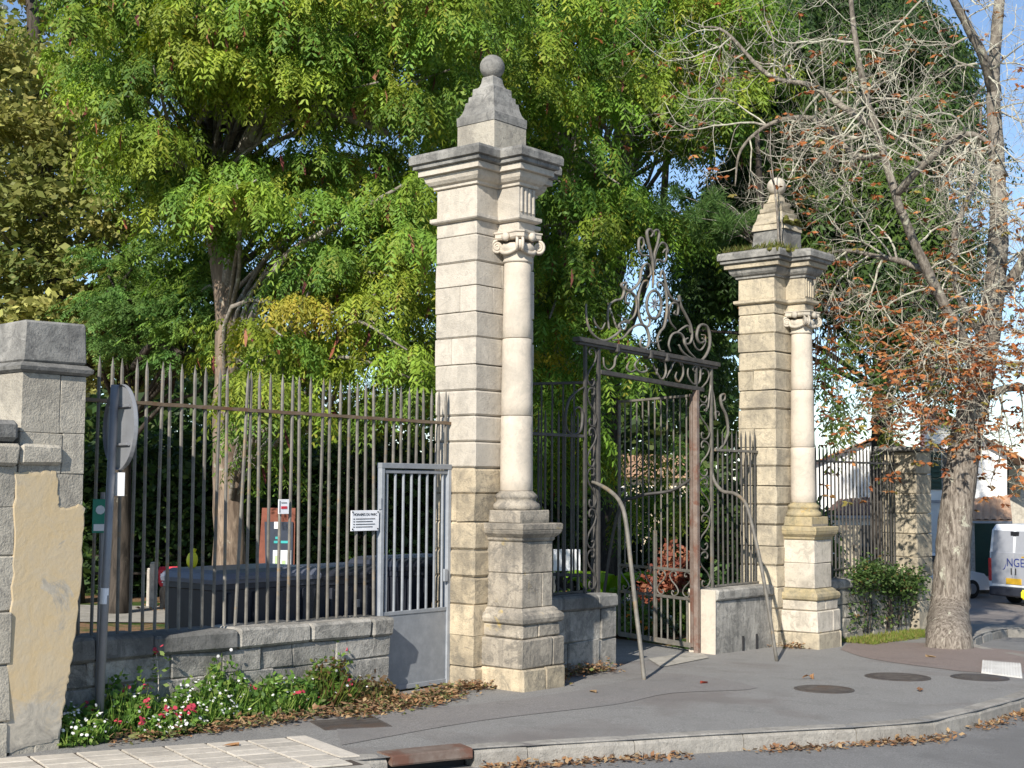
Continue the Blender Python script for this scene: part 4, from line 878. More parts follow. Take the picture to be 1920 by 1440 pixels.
# ---- 4. trees behind the gate
PB = [(.145, .255, .032), (.11, .21, .032), (.22, .295, .036), (.42, .33, .04), (.07, .145, .026)]
for lb, xs, poly, n, Yb, nn in (('tall drooping locust with dark trunk just right of the pale pillar', [(1045, 27), (1035, 900), (1040, 600), (1060, 380), (1100, 120), (1120, -150)], [(860, -70), (1180, -70), (1190, 300), (1120, 420), (1150, 560), (1180, 700), (1060, 880), (1000, 860), (980, 500), (900, 430), (860, 200)], 118, 22, 0),
                            ('taller locust standing behind the wrought iron crest, yellow tinged foliage', [(1130, 30), (1140, 900), (1150, 500), (1180, 250), (1210, 0), (1230, -200)], [(1120, -70), (1440, -70), (1440, 120), (1350, 200), (1330, 340), (1280, 440), (1240, 400), (1190, 440), (1130, 420)], 88, 25, 1)):
    t4 = thing('locust_tree', lb, 'tree'); Yt = xs[0][1]
    _, P = trunk(t4, [foot(xs[0][0], Yt)]+[A3(x, y, Yt) for x, y in xs[1:]], [.36, .25, .22, .18, .14, .09], 'bark_dk')
    b4 = boughs(poly, n, (Yb-2, Yb+3), (.6, 1.05), r, .5, [(1150, 240, 30, 70), (1180, 310, 25, 50), (1050, 250, 30, 60), (1300, 330, 60, 45), (1250, 120, 40, 40), (1360, 110, 40, 40), (1030, 420, 25, 60)])
    Q, Cc_, Pp = foliage(b4, r, 'pin', 15, 9, .31, PB, [.30, .24, .23, .14, .09], 5, droop=.95, hang=.7); quads('crown', Q, Cc_, 'leaf', t4)
    idx = r.choice(len(Pp), 200, replace=False); B = Pp[idx]; W_ = np.array([[.03, 0, 0]]); Q = np.stack([B-W_*.3, B+W_*.3, B+W_-[0, 0, .14], B-W_*.6-[0, 0, .28]], 1); quads('pods', Q, pick([(.14, .05, .04), (.25, .09, .05)], 200, r), 'dryleaf', t4)['kind'] = 'stuff'
    q = MB(); limbs(q, P[8:], b4, r, .5, .06)
    for k in range(5):
        x = xs[3][0]+r.uniform(-70, 150); q.tube(cat([A3(xs[2][0], 700, Yt), A3(x-20, 450, Yt-1), A3(x, 250, Yt-1.5), A3(x+25, 20, Yt-1.5)], 5), [.10-.003*m for m in range(16)], 6)
    q.build('limbs', 'limb_gr', t4, True)
b4 = boughs([(1130, 830), (1320, 800), (1330, 960), (1150, 990)], 16, (24, 27), (.35, .7), r, .3); Q, Cc_, _ = foliage(b4, r, 'pin', 12, 7, .32, PB, None, 5, droop=1.1, hang=.9); quads('low_crown', Q, Cc_, 'leaf', t4)
# ---- 5. dark weeping conifer behind the right pillar
t5 = thing('weeping_conifer', 'tall dark conifer with hanging curtains of foliage behind the yellowed pillar', 'tree')
_, P = trunk(t5, [foot(1650, 33), A3(1655, 800, 33), A3(1660, 500, 33), A3(1665, 200, 33), A3(1665, -300, 33)], [.3, .27, .24, .2, .12], 'bark_dk')
b5 = boughs([(1480, -80), (1720, -80), (1770, 60), (1790, 180), (1800, 330), (1760, 480), (1740, 540), (1725, 680), (1680, 680), (1670, 540), (1590, 470), (1530, 440), (1440, 580), (1360, 500), (1330, 620), (1300, 700), (1270, 560), (1330, 330), (1420, 250), (1400, 100)], 200, (27, 33), (.7, 1.3), r, .4,
            [(1590, 470, 30, 40), (1500, 350, 40, 30), (1450, 560, 35, 60), (1480, 250, 35, 30), (1600, 600, 80, 90), (1690, 250, 25, 25)])
Q, Cc_, _ = foliage(b5, r, 'pin', 13, 8, .46, [(.045, .09, .02), (.065, .12, .024), (.10, .165, .03), (.03, .06, .02)], None, 5, droop=1.3, hang=.9, up=(-.5, .5)); quads('crown', Q, Cc_, 'leaf', t5)
b5h = boughs([(1525, 540), (1620, 540), (1730, 600), (1720, 810), (1560, 800), (1525, 700)], 13, (26, 29), (.28, .5), r, .3)
Q, Cc_, _ = foliage(b5h, r, 'pin', 14, 8, .40, [(.05, .10, .02), (.09, .14, .03), (.14, .17, .03)], None, 5, droop=1.4, hang=1.4, up=(-.8, .3)); quads('hanging_foliage', Q, Cc_, 'leaf', t5)
q = MB(); limbs(q, P[4:], b5, r, .45, .08)
for k in range(26): x = r.uniform(1530, 1730); y = r.uniform(480, 640); q.tube([A3(x, y, 28), A3(x+r.uniform(-8, 8), y+80, 28), A3(x+r.uniform(-14, 14), y+r.uniform(120, 220), 28)], [.018, .013, .005], 4)
q.tube(cat([A3(1270, 470, 28), A3(1340, 400, 28), A3(1390, 330, 28.5), A3(1450, 250, 29), A3(1560, 120, 30)], 5), .09, 6)
q.build('limbs', 'bark_dk', t5, True)
# ---- 6. pine bough beside the right pillar cap
t6 = thing('pine_tree', 'young pine whose bright needle tufts reach out beside the mossy pillar cornice', 'tree')
trunk(t6, [foot(1440, 21), A3(1438, 900, 21), A3(1432, 600, 21), A3(1425, 380, 21), A3(1420, 250, 21)], [.14, .11, .09, .06, .03], 'bark_dk')
q = MB(); Qs = []; Cs = []
for k in range(30):
    c = np.array(at(1352+r.normal(0, 36), 412+r.normal(0, 30), 20.6+r.normal(0, .25))); q.tube(cat([A3(1425, 440+k % 5*8, 21), tuple((np.array(A3(1425, 440, 21))+c)/2+[0, 0, .05]), tuple(c)], 4), [.02, .018, .015, .013, .011, .01, .008, .006, .004], 4)
    n = 170; d = nrm(r.normal(0, 1, (n, 3))+[-.35, -.3, .35]); P0 = c+d*.02+r.normal(0, .045, (n, 3)); Qs.append(rhomb(P0, P0+d*r.uniform(.10, .19, (n, 1)), nrm(np.cross(d, r.normal(0, 1, (n, 3))))*.006)); Cs.append(pick([(.10, .19, .05), (.14, .23, .06), (.07, .14, .04)], n, r))
q.build('branches', 'limb_gr', t6, True); quads('needles', np.concatenate(Qs), np.concatenate(Cs), 'leaf', t6)
# ---- 7. almost bare horse chestnut on the pavement
t7 = thing('chestnut_tree', 'almost bare horse chestnut on the pavement with lichen-grey twisting branches and rusty leaves', 'tree')
YC = 18.75; base = ground(1779, 1213)
stems = []; q = MB(); rs = random.Random(3)
def stem(pts, rad, n=10, lumps=.02):
    P = cat(pts, 6); R = list(np.interp(np.linspace(0, 1, len(P)), np.linspace(0, 1, len(rad)), rad)); o = len(q.v); q.tube(P, R, n)
    for i in range(o, len(q.v)):
        x, y, z = q.v[i]; k = (i-o)//n; a = rs.uniform(-1, 1)*lumps*R[min(k, len(R)-1)]/.25; q.v[i] = (x+a, y+rs.uniform(-1, 1)*lumps*R[min(k, len(R)-1)]/.25, z)
    stems.append((P, R)); return P
stem([(base.x, base.y, base.z-.25), (base.x, base.y, base.z+.05), A3(1781, 1140, YC), A3(1788, 1020, YC), A3(1800, 900, YC), A3(1815, 800, YC)], [.36, .30, .262, .225, .215, .205], 26, .018)
q.build('trunk', 'bark_ch', t7, True); q = MB()
stem([A3(1812, 815, YC), A3(1832, 730, YC), A3(1850, 640, YC), A3(1862, 560, YC), A3(1870, 480, YC), A3(1873, 380, YC+.2)], [.22, .20, .17, .155, .14, .12])
stem([A3(1873, 390, YC+.2), A3(1868, 280, YC+.3), A3(1862, 170, YC+.3), A3(1868, 60, YC+.3), A3(1880, -60, YC+.3), A3(1890, -260, YC+.4)], [.115, .11, .095, .08, .07, .03])
stem([A3(1862, 175, YC+.3), A3(1845, 110, YC), A3(1812, 45, YC-.2), A3(1780, -20, YC-.4), A3(1740, -140, YC-.6)], [.075, .07, .06, .05, .02])
stem([A3(1835, 720, YC), A3(1808, 640, YC-.3), A3(1775, 580, YC-.5), A3(1745, 520, YC-.6), A3(1712, 450, YC-.7), A3(1690, 395, YC-.8)], [.095, .082, .074, .068, .062, .058])
stem([A3(1690, 400, YC-.8), A3(1666, 320, YC-.8), A3(1645, 250, YC-.8), A3(1622, 170, YC-.9), A3(1605, 80, YC-1), A3(1595, -20, YC-1), A3(1600, -200, YC-1)], [.058, .054, .05, .044, .037, .03, .012])
stem([A3(1680, 365, YC-.8), A3(1730, 310, YC-1.2), A3(1800, 255, YC-1.4), A3(1850, 265, YC-1.6), A3(1890, 330, YC-1.8)], [.055, .05, .042, .03, .012])
stem([A3(1640, 240, YC-.8), A3(1580, 200, YC-.6), A3(1520, 160, YC-.2), A3(1440, 140, YC+.2), A3(1360, 60, YC+.4), A3(1310, 50, YC+.6)], [.05, .045, .04, .032, .022, .01])
stem([A3(1655, 290, YC-.8), A3(1600, 290, YC-.4), A3(1530, 225, YC), A3(1450, 230, YC+.2), A3(1390, 280, YC+.4), A3(1378, 350, YC+.5)], [.05, .045, .04, .03, .022, .008])
stem([A3(1740, 510, YC-.5), A3(1690, 490, YC-.2), A3(1640, 480, YC+.1), A3(1590, 470, YC+.4), A3(1545, 480, YC+.6), A3(1510, 530, YC+.8)], [.05, .042, .035, .028, .018, .006])
stem([A3(1862, 560, YC), A3(1900, 520, YC-.2), A3(1940, 440, YC-.4), A3(1960, 330, YC-.5)], [.09, .08, .06, .03])
stem([A3(1850, 640, YC), A3(1800, 560, YC+.6), A3(1790, 440, YC+.9), A3(1830, 330, YC+1.2), A3(1840, 200, YC+1.3)], [.06, .055, .05, .04, .015])
stem([A3(1820, 760, YC), A3(1880, 730, YC-.3), A3(1930, 725, YC-.5), A3(2010, 700, YC-.6)], [.07, .055, .045, .02])
stem([A3(1835, 720, YC), A3(1770, 700, YC-.3), A3(1715, 690, YC), A3(1660, 720, YC+.3), A3(1600, 750, YC+.5)], [.05, .04, .03, .02, .006])
q.build('limbs', 'limb_ch', t7, True)
tw = MB(); tips = []
def sub(p, d, L, r0, lev):
    n = {1: 9, 2: 7, 3: 5}[lev]; P = [p]; dd = nrm(np.array(d)); 
    for i in range(n):
        f = i/n; dd = nrm(dd+r.normal(0, .21, 3)+np.array([0, 0, (-.10 if f < .5 else .34)])*(1.0 if lev < 3 else .8)); P.append(P[-1]+dd*L/n)
    R = [r0*(1-.78*i/n) for i in range(n+1)]; tw.tube(P, R, {1: 5, 2: 4, 3: 3}[lev], cap=False)
    if lev < 3:
        m = r.integers(7, 11) if lev == 1 else r.integers(3, 6)
        for k in range(m):
            i = int(r.integers(2, n)); t_ = nrm(P[i]-P[i-1]); s = nrm(np.cross(t_, r.normal(0, 1, 3))); sub(P[i], t_*.35+s*.9, L*r.uniform(.38, .6), R[i]*.62, lev+1)
    tips.append((P[-1], lev)); 
    if lev == 3: tips.append((P[2], 4))
for si, (P, R) in enumerate(stems[1:]):
    n = int(1.3*{0: 9, 1: 11, 2: 9, 3: 13, 4: 16, 5: 10, 6: 12, 7: 9, 8: 12, 9: 8, 10: 8, 11: 9, 12: 10}[si])
    for k in range(n):
        i = int(r.integers(3 if len(P) > 8 else 1, len(P)-1)); t_ = nrm(P[i+1]-P[i]); s = nrm(np.cross(t_, r.normal(0, 1, 3))); s[1] *= .8
        sub(P[i], t_*.25+nrm(s+[-.15, .15, -.05]), r.uniform(.9, 1.9), min(.016, R[i]*.5), 1)
tw.build('branches', 'twig_ch', t7)
TP = np.array([p for p, l_ in tips]); zrel = TP[:, 2]; keep = r.uniform(0, 1, len(TP)) < np.where(zrel < 4.2, .38, np.where(zrel < 5.4, .13, .05)); TP = TP[keep]
Qs = []
for k in range(6):
    a = r.uniform(0, 2*math.pi, len(TP)); d = nrm(np.stack([np.cos(a), np.sin(a), r.uniform(-.9, .15, len(TP))], 1)); L_ = r.uniform(.05, .115, (len(TP), 1)); W_ = nrm(np.cross(d, r.normal(0, 1, (len(TP), 3))))*L_*.20; Qs.append(rhomb(TP, TP+d*L_, W_))
Q = np.concatenate(Qs); cl = pick([(.34, .12, .04), (.25, .085, .035), (.42, .19, .07), (.20, .11, .04), (.24, .20, .05)], len(TP), r, [.35, .25, .2, .12, .08]); quads('leaves', Q, np.tile(cl, (6, 1))*r.uniform(.8, 1.2, (len(Q), 1)), 'dryleaf', t7)
# ---- 8. shrubs and hedge in the shade of the park
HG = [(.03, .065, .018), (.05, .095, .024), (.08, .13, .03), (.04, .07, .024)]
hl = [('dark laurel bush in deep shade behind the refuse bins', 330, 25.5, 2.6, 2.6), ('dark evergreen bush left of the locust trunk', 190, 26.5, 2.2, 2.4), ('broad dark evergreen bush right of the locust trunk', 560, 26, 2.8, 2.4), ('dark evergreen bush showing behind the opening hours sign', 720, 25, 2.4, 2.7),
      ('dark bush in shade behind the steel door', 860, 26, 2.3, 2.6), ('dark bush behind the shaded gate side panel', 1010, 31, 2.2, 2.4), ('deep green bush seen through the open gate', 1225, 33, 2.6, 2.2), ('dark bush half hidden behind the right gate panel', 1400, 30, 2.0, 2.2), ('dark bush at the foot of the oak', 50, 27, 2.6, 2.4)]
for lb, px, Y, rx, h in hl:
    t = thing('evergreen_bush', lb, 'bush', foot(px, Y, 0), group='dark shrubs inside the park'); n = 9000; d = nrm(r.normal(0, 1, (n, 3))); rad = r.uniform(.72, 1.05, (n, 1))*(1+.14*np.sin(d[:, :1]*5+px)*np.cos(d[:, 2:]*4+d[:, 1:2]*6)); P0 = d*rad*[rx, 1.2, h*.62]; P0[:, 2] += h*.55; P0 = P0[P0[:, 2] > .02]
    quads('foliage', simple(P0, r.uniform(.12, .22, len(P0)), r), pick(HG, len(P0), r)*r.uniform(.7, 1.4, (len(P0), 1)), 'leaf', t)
    q = MB()
    for k in range(6): q.tube([(0, 0, 0), (r.normal(0, .3), r.normal(0, .2), h*.5), (r.normal(0, .7), r.normal(0, .4), h*.95)], [.05, .035, .01], 5)
    q.build('stems', 'bark_dk', t)
# ---- 9. distant woodland, one mass
n = 60000; x = r.uniform(-46, 9, n); y = r.uniform(46, 62, n)+np.abs(x)*.05; hmax = 6.5+2.5*np.sin(x*.35)+1.5*np.sin(x*.9+1); z = -1.5+hmax*r.uniform(0, 1, n)**.6; P0 = np.stack([x, y, z], 1)
quads('distant_woodland', simple(P0, r.uniform(.35, .6, n), r), pick(HG+[(.08, .11, .03)], n, r), 'leaf')['kind'] = 'stuff'
# ================================================================== BACKGROUND BUILDINGS
def px_wall(t, poly, Y, depth, mat, name='wall'):
    P = [at(x, y, Y) for x, y in poly]; n = len(P); q = MB(); q.v = [tuple(p) for p in P]+[(p.x+depth*.25, p.y+depth, p.z) for p in P]
    q.f = [tuple(range(n)), tuple(range(n, 2*n))[::-1]]+[(k, n+k, n+(k+1) % n, (k+1) % n) for k in range(n)]; return q.build(name, mat, t)
def tile_roof(t, a, b_, c, d, mat, pitch=.22, name='roof'):      # a-b eave, d-c ridge; rolls of half-round tiles run up the slope
    a, b_, c, d = map(Vector, (a, b_, c, d)); n = max(4, int((b_-a).length/pitch)); nrm_ = (b_-a).cross(d-a).normalized(); nrm_ = nrm_ if nrm_.z > 0 else -nrm_; q = MB(); m = 6; rows = max(2, int((d-a).length/.38))
    for k in range(n*m+1):
        f = k/(n*m); h = .045*abs(math.sin(math.pi*k/m))+.01
        for j in range(rows+1):
            g_ = j/rows; p = a.lerp(b_, f).lerp(d.lerp(c, f), g_)+nrm_*(h+(.02 if j % 2 else 0)); q.v.append(tuple(p))
    w = rows+1; q.f = [(k*w+j, (k+1)*w+j, (k+1)*w+j+1, k*w+j+1) for k in range(n*m) for j in range(rows)]; o = len(q.v)
    q.v += [tuple(p-nrm_*.06) for p in (a, b_, c, d)]; q.f.append((o, o+1, o+2, o+3)); q.f.append((o, o+1, n*m*w, 0)); return q.build(name, mat, t)
hs = thing('white_house', 'white rendered house with terracotta roofs and green shutters beyond the far fence', 'house')
px_wall(hs, [(1515, 1130), (1760, 1130), (1760, 868), (1650, 822), (1515, 872)], 50, 9, 'render')
A_ = lambda x, y, Y: tuple(at(x, y, Y))
up = lambda p, dx, dy, dz=0: (p[0]+dx, p[1]+dy, p[2]+dz)
e0, rg, e1_ = A_(1505, 877, 49.8), A_(1650, 818, 49.8), A_(1772, 872, 49.8)
tile_roof(hs, e0, up(e0, 2.3, 9), up(rg, 2.3, 9), rg, 'tile'); tile_roof(hs, up(e1_, 2.3, 9), e1_, rg, up(rg, 2.3, 9), 'tile')
px_wall(hs, [(1738, 1100), (1812, 1100), (1812, 792), (1738, 786)], 48, 5, 'render', 'tower'); e = A_(1732, 790, 47.7); f_ = A_(1818, 797, 47.7)
tile_roof(hs, e, f_, up(f_, .2, 5, .9), up(e, .9, 5, .9), 'tile')
px_wall(hs, [(1800, 1100), (1888, 1100), (1888, 846), (1836, 820), (1800, 812)], 47, 7, 'render', 'wing'); e = A_(1930, 868, 46.6); f_ = A_(1832, 814, 46.6)
tile_roof(hs, up(e, 1.5, 7), e, f_, up(f_, 1.5, 7), 'tileb'); px_wall(hs, [(1889, 1100), (2050, 1100), (2050, 930), (1935, 868), (1889, 846)], 49, 5, 'stub', 'rear_wall')
def px_panel(t, x0, x1, y0, y1, Y, mat, name, th=.06):
    a, c = at(x0, y1, Y), at(x1, y0, Y); return MB().cbox(a.x, c.x, a.y-th, a.y, a.z, c.z, .01).build(name, mat, t)
sh = px_panel(hs, 1745, 1764, 832, 918, 48, 'shutter', 'shutter')
for k in range(9): y = 836+k*9; px_panel(sh, 1747, 1762, y, y+5, 47.9, 'shutter', 'slat', .03)
wn = px_panel(hs, 1764.5, 1790, 838, 916, 48, 'white', 'window', .05); px_panel(wn, 1767, 1788, 842, 912, 47.95, 'glass', 'pane', .02)
px_panel(hs, 1891, 1912, 870, 926, 48.9, 'glass', 'window', .05); px_panel(hs, 1738, 1800, 938, 943, 47.8, 'galv', 'gutter', .12)
a0, a1, a2, a3 = A_(1800, 976, 44.6), A_(1898, 976, 44.6), A_(1893, 930, 46.9), A_(1806, 938, 46.9); tile_roof(hs, a0, a1, a2, a3, 'tileb'); px_panel(hs, 1800, 1896, 977, 981, 44.7, 'galv', 'gutter', .12)
for x in (1822, 1893): px_panel(hs, x-2.5, x+2.5, 980, 1100, 45, 'wood', 'post', .14)
px_panel(hs, 1803, 1890, 981, 1100, 46.7, 'shutter', 'carport_back', .1)
a0, a1, a2, a3 = A_(1540, 966, 47), A_(1684, 966, 47), A_(1676, 930, 49.9), A_(1572, 938, 49.9); tile_roof(hs, a0, a1, a2, a3, 'tiled'); px_panel(hs, 1542, 1682, 967, 972, 47.1, 'galv', 'gutter', .12)
px_wall(hs, [(1548, 1110), (1680, 1110), (1680, 972), (1548, 972)], 47.6, 2, 'render', 'lean_to')
px_panel(hs, 1590, 1662, 985, 1100, 47.55, 'glass', 'garage_opening', .03)
yard = thing('garden_wall', 'old stone garden wall with pillar behind the far fence', 'wall'); px_wall(yard, [(1568, 1130), (1612, 1130), (1612, 985), (1568, 985)], 30, .5, 'yell', 'pier'); px_wall(yard, [(1500, 1150), (1567, 1150), (1567, 1040), (1500, 1040)], 30.1, .4, 'marl', 'wall_section')
h2 = thing('cream_house', 'distant cream house with tiled roof glimpsed through the open gate', 'house')
px_wall(h2, [(1140, 1040), (1290, 1040), (1290, 888), (1140, 884)], 44, 7, 'cream')
a0, a1 = A_(1130, 890, 43.6), A_(1298, 893, 43.6); a2, a3 = A_(1285, 856, 47.5), A_(1150, 853, 47.5); tile_roof(h2, a0, a1, a2, a3, 'tileb')
for x in (1160, 1215, 1262):
    wn = px_panel(h2, x, x+16, 912, 950, 43.98, 'white', 'window', .05); px_panel(wn, x+2, x+14, 915, 947, 43.92, 'glass', 'pane', .02)
# ================================================================== VEHICLES
def wheel(t, x, y, r, w=.2):
    q = MB(); q.tube([(x, y-w/2, r), (x, y-w/2+.02, r), (x, y+w/2-.02, r), (x, y+w/2, r)], [r*.9, r, r, r*.9], 20); o = q.build('wheel', 'tyre', t, True)
    for s in (-1, 1): q = MB(); q.tube([(x, y+s*w/2*.9, r), (x, y+s*(w/2+.012), r)], [r*.6, r*.5], 14); q.build('rim', 'galv', o)
def body(t, prof, y0, y1, mat, name, tuck=0, zt=99, smooth_=False):
    n = len(prof); q = MB(); rings = []
    for y, f in ((y0, 1), (y0+.06, 0), (y1-.06, 0), (y1, 1)):
        ymid = (y0+y1)/2; rings.append([(x, y+(ymid-y)*(tuck*max(0, (z-zt))/1.0 if z > zt else 0)*(1), z-(.015 if f else 0)) for x, z in prof])
    q.v = [p for r_ in rings for p in r_]; q.f = [(i*n+k, i*n+(k+1) % n, (i+1)*n+(k+1) % n, (i+1)*n+k) for i in range(3) for k in range(n)]+[tuple(range(n))[::-1], tuple(range(3*n, 4*n))]; return q.build(name, mat, t)
g = at(1951, 1100, 41); van = thing('parked_van', 'white works van with grey rear doors lettered NGE, parked behind the tree', 'van', (g.x, g.y, gz(g.x, g.y)-.06), math.atan2(.43, .90))
# local: x forward, y to the left; near rear corner at the origin
body(van, [(0, .45), (.02, .95), (.03, 1.6), (.10, 2.30), (.25, 2.47), (3.6, 2.52), (4.1, 2.35), (4.75, 1.55), (5.4, 1.25), (5.55, .9), (5.5, .45)], 0, 2.05, 'vanw', 'body', .06, 1.2)
q = MB(); q.cbox(-.06, .5, .02, 2.03, .28, .56, .04); q.build('bumper', 'binp', van)
for y0 in (.12, 1.035):
    dr = MB(); dr.cbox(-.012, .03, y0, y0+.90, .60, 1.62, .008); dr = dr.build('rear_door', 'vand', van)
    q = MB(); q.add([(.012, y0+.04, 1.60), (.012, y0+.86, 1.60), (.075, y0+.84, 2.28), (.075, y0+.06, 2.28), (.05, y0+.04, 1.60), (.05, y0+.86, 1.60), (.11, y0+.84, 2.28), (.11, y0+.06, 2.28)], [(0, 1, 2, 3), (7, 6, 5, 4), (0, 4, 5, 1), (1, 5, 6, 2), (2, 6, 7, 3), (3, 7, 4, 0)]); q.build('upper_panel', 'vand', dr)
    MB().cbox(-.03, -.01, y0+(.80 if y0 < 1 else .06), y0+(.84 if y0 < 1 else .10), .95, 1.15, .005).build('handle', 'black', dr)
MB().cbox(-.03, -.013, .72, 1.33, .66, .84, .003).build('number_plate', 'amber', van); MB().cbox(-.028, -.013, .2, 1.9, .58, .64, .003).build('step_trim', 'vanw', van)
for y0 in (-.012, 1.93): MB().cbox(-.03, .16, y0, y0+.13, .72, 1.42, .02).build('tail_lamp', 'lamp_red', van)
MB().cbox(.06, .12, .85, 1.2, 2.12, 2.26, .01).build('badge_panel', 'black', van)
text('NGE', .36, 'blue', van, (-.018, .95, 1.20), (math.pi/2, 0, -math.pi/2), 'lettering')
q = MB(); q.tube([(-.016, 1.44-.10*math.cos(a), 1.30+.20*math.sin(a)) for a in np.linspace(-1.9, -.2, 9)], [.004+.012*math.sin(math.pi*k/8) for k in range(9)], 5); q.build('logo_stroke', 'blue', van)
MB().box(-.019, -.013, .50, .70, 1.48, 1.52).build('logo_stroke', 'amber', van)
MB().cbox(.5, 5.2, -.012, .01, .62, .78, .004).build('side_stripe', 'amber', van); MB().cbox(.2, 5.4, -.015, .01, .30, .60, .01).build('side_skirt', 'binp', van)
q = MB(); q.tube([(-.1, .55, .5), (-.16, .55, .44), (-.16, .55, .32), (-.1, .55, .27)], .05, 8); q.build('tow_hook', 'yellow', van)
for x in (.95, 4.6):
    for y in (.12, 1.93): wheel(van, x, y, .34)
g = at(1858, 1100, 45); car = thing('parked_car', 'small white car parked between the tree trunk and the van', 'car', (g.x, g.y, gz(g.x, g.y)-.05), math.atan2(.35, .94))
body(car, [(-3.95, .30), (-4.0, .65), (-3.9, .92), (-3.2, .98), (-1.1, .95), (-.25, .80), (.0, .55), (-.02, .28)], 0, 1.72, 'vanw', 'body')
gh = body(car, [(-3.85, .93), (-3.55, 1.40), (-3.1, 1.50), (-2.0, 1.48), (-1.55, 1.30), (-.95, .94)], .08, 1.64, 'vanw', 'cabin', .18, .95)
for x0, x1 in ((-3.4, -2.55), (-2.45, -1.35)):
    q = MB(); q.add([(x0, .055, .98), (x1+.25, .055, .98), (x1-.15, .125, 1.38), (x0+.08, .125, 1.40), (x0, .09, .98), (x1+.25, .09, .98), (x1-.15, .16, 1.38), (x0+.08, .16, 1.40)], [(0, 1, 2, 3), (7, 6, 5, 4), (0, 4, 5, 1), (1, 5, 6, 2), (2, 6, 7, 3), (3, 7, 4, 0)]); q.build('side_window', 'glass', gh)
q = MB(); q.add([(-1.50, .14, 1.30), (-1.50, 1.58, 1.30), (-.93, 1.62, .955), (-.93, .10, .955), (-1.53, .14, 1.32), (-1.53, 1.58, 1.32), (-.90, 1.62, .96), (-.90, .10, .96)], [(0, 1, 2, 3), (7, 6, 5, 4), (0, 4, 5, 1), (1, 5, 6, 2), (2, 6, 7, 3), (3, 7, 4, 0)]); q.build('windscreen', 'glass', gh)
MB().cbox(-.12, .02, .05, .38, .56, .70, .02).build('headlight', 'galv', car); MB().cbox(-.12, .02, 1.34, 1.67, .56, .70, .02).build('headlight', 'galv', car); MB().cbox(-.10, .03, .1, 1.62, .28, .50, .03).build('bumper', 'binp', car); MB().cbox(-1.25, -1.12, -.12, .05, .92, 1.05, .02).build('mirror', 'binp', car)
for x in (-3.2, -.75):
    for y in (.08, 1.64): wheel(car, x, y, .31, .18)
# ================================================================== THINGS INSIDE THE PARK
fd = Vector((math.cos(FR), math.sin(FR), 0)); fi = Vector((-fd.y, fd.x, 0))
def bin4(l, w, off, label, lidm, tilt=0):
    p = FA+fd*l+fi*off; t = thing('refuse_bin', label, 'bin', (p.x, p.y, gz(p.x, p.y)), FR+tilt, 'wheeled refuse bins behind the fence')
    o = lambda sx, sy, z: [(-sx, -sy, z), (sx, -sy, z), (sx, sy, z), (-sx, sy, z)]
    q = MB(); q.loft([o(w*.44, .28, .17), o(w*.46, .31, .5), o(w*.49, .35, 1.02), o(w*.5, .37, 1.03), o(w*.5, .37, 1.08)]); q.build('body', 'binp', t)
    q = MB(); q.loft([o(w*.51, .385, 1.082), o(w*.515, .39, 1.12), o(w*.50, .36, 1.17), o(w*.46, .30, 1.20)]); ld = q.build('lid', lidm, t)
    for x in (-.3, .1): MB().cbox(x*w, (x+.2)*w, -.41, -.385, 1.11, 1.15, .008).build('lid_grip', lidm, ld)
    for x in (-.36, -.12, .12, .36): MB().cbox(x*w-.02, x*w+.02, -.385, -.30, .22, 1.0, .01).build('rib', 'binp', t)
    for x in (-.38, .38):
        for y in (-.22, .22): q = MB(); q.tube([(x*w-.025, y, .085), (x*w+.025, y, .085)], .085, 12); q.build('castor', 'tyre', t); MB().box(x*w-.015, x*w+.015, y-.015, y+.015, .085, .19).build('castor_fork', 'galv', t)
    return t
t = bin4(-2.0, 1.14, .62, 'large dark refuse bin with grey-blue lid behind the fence, nearest the road sign', 'binl')
t.scale = (1, 1, .955); MB().cbox(-.12, -.02, -.355, -.33, .38, .50, .003).build('label_plate', 'white', t); MB().cbox(.06, .12, -.355, -.33, .38, .49, .003).build('label_plate', 'white', t)
t = bin4(-.60, .98, 1.0, 'large black refuse bin behind the opening hours sign', 'binp', .03)
t.scale = (1, 1, .93); MB().cbox(-.05, .03, -.365, -.34, .78, .86, .003).build('label_plate', 'galv', t); MB().cbox(.40, .50, -.37, -.34, .78, .90, .003).build('label_plate', 'pale', t)
bin4(.28, 1.0, .80, 'black refuse bin behind the barred steel door', 'binp', -.04)
def lump(t, name, c, rx, ry, rz_, mat, seed=0, n=14):
    rs_ = np.random.default_rng(seed); q = MB(); m = 8; V = []
    for i in range(m+1):
        for k in range(n):
            a = 2*math.pi*k/n; e = math.pi*i/m; f = 1+rs_.normal(0, .06); V.append((c[0]+rx*math.sin(e)*math.cos(a)*f, c[1]+ry*math.sin(e)*math.sin(a)*f, c[2]-rz_*math.cos(e)*f))
    q.add(V, [(i*n+k, i*n+(k+1) % n, (i+1)*n+(k+1) % n, (i+1)*n+k) for i in range(m) for k in range(n)]); return q.build(name, mat, t, True)
p = FA+fd*-2.42+fi*.78; t = thing('plastic_bag', 'yellow plastic bag lying on the lid of the bin nearest the road sign', 'bag', (p.x, p.y, gz(p.x, p.y)+1.14)); lump(t, 'bag', (0, 0, .065), .05, .05, .075, 'yellow', 3); q = MB(); q.tube([(0, 0, .12), (.015, 0, .165)], [.015, .026], 7); q.build('knot', 'yellow', t)
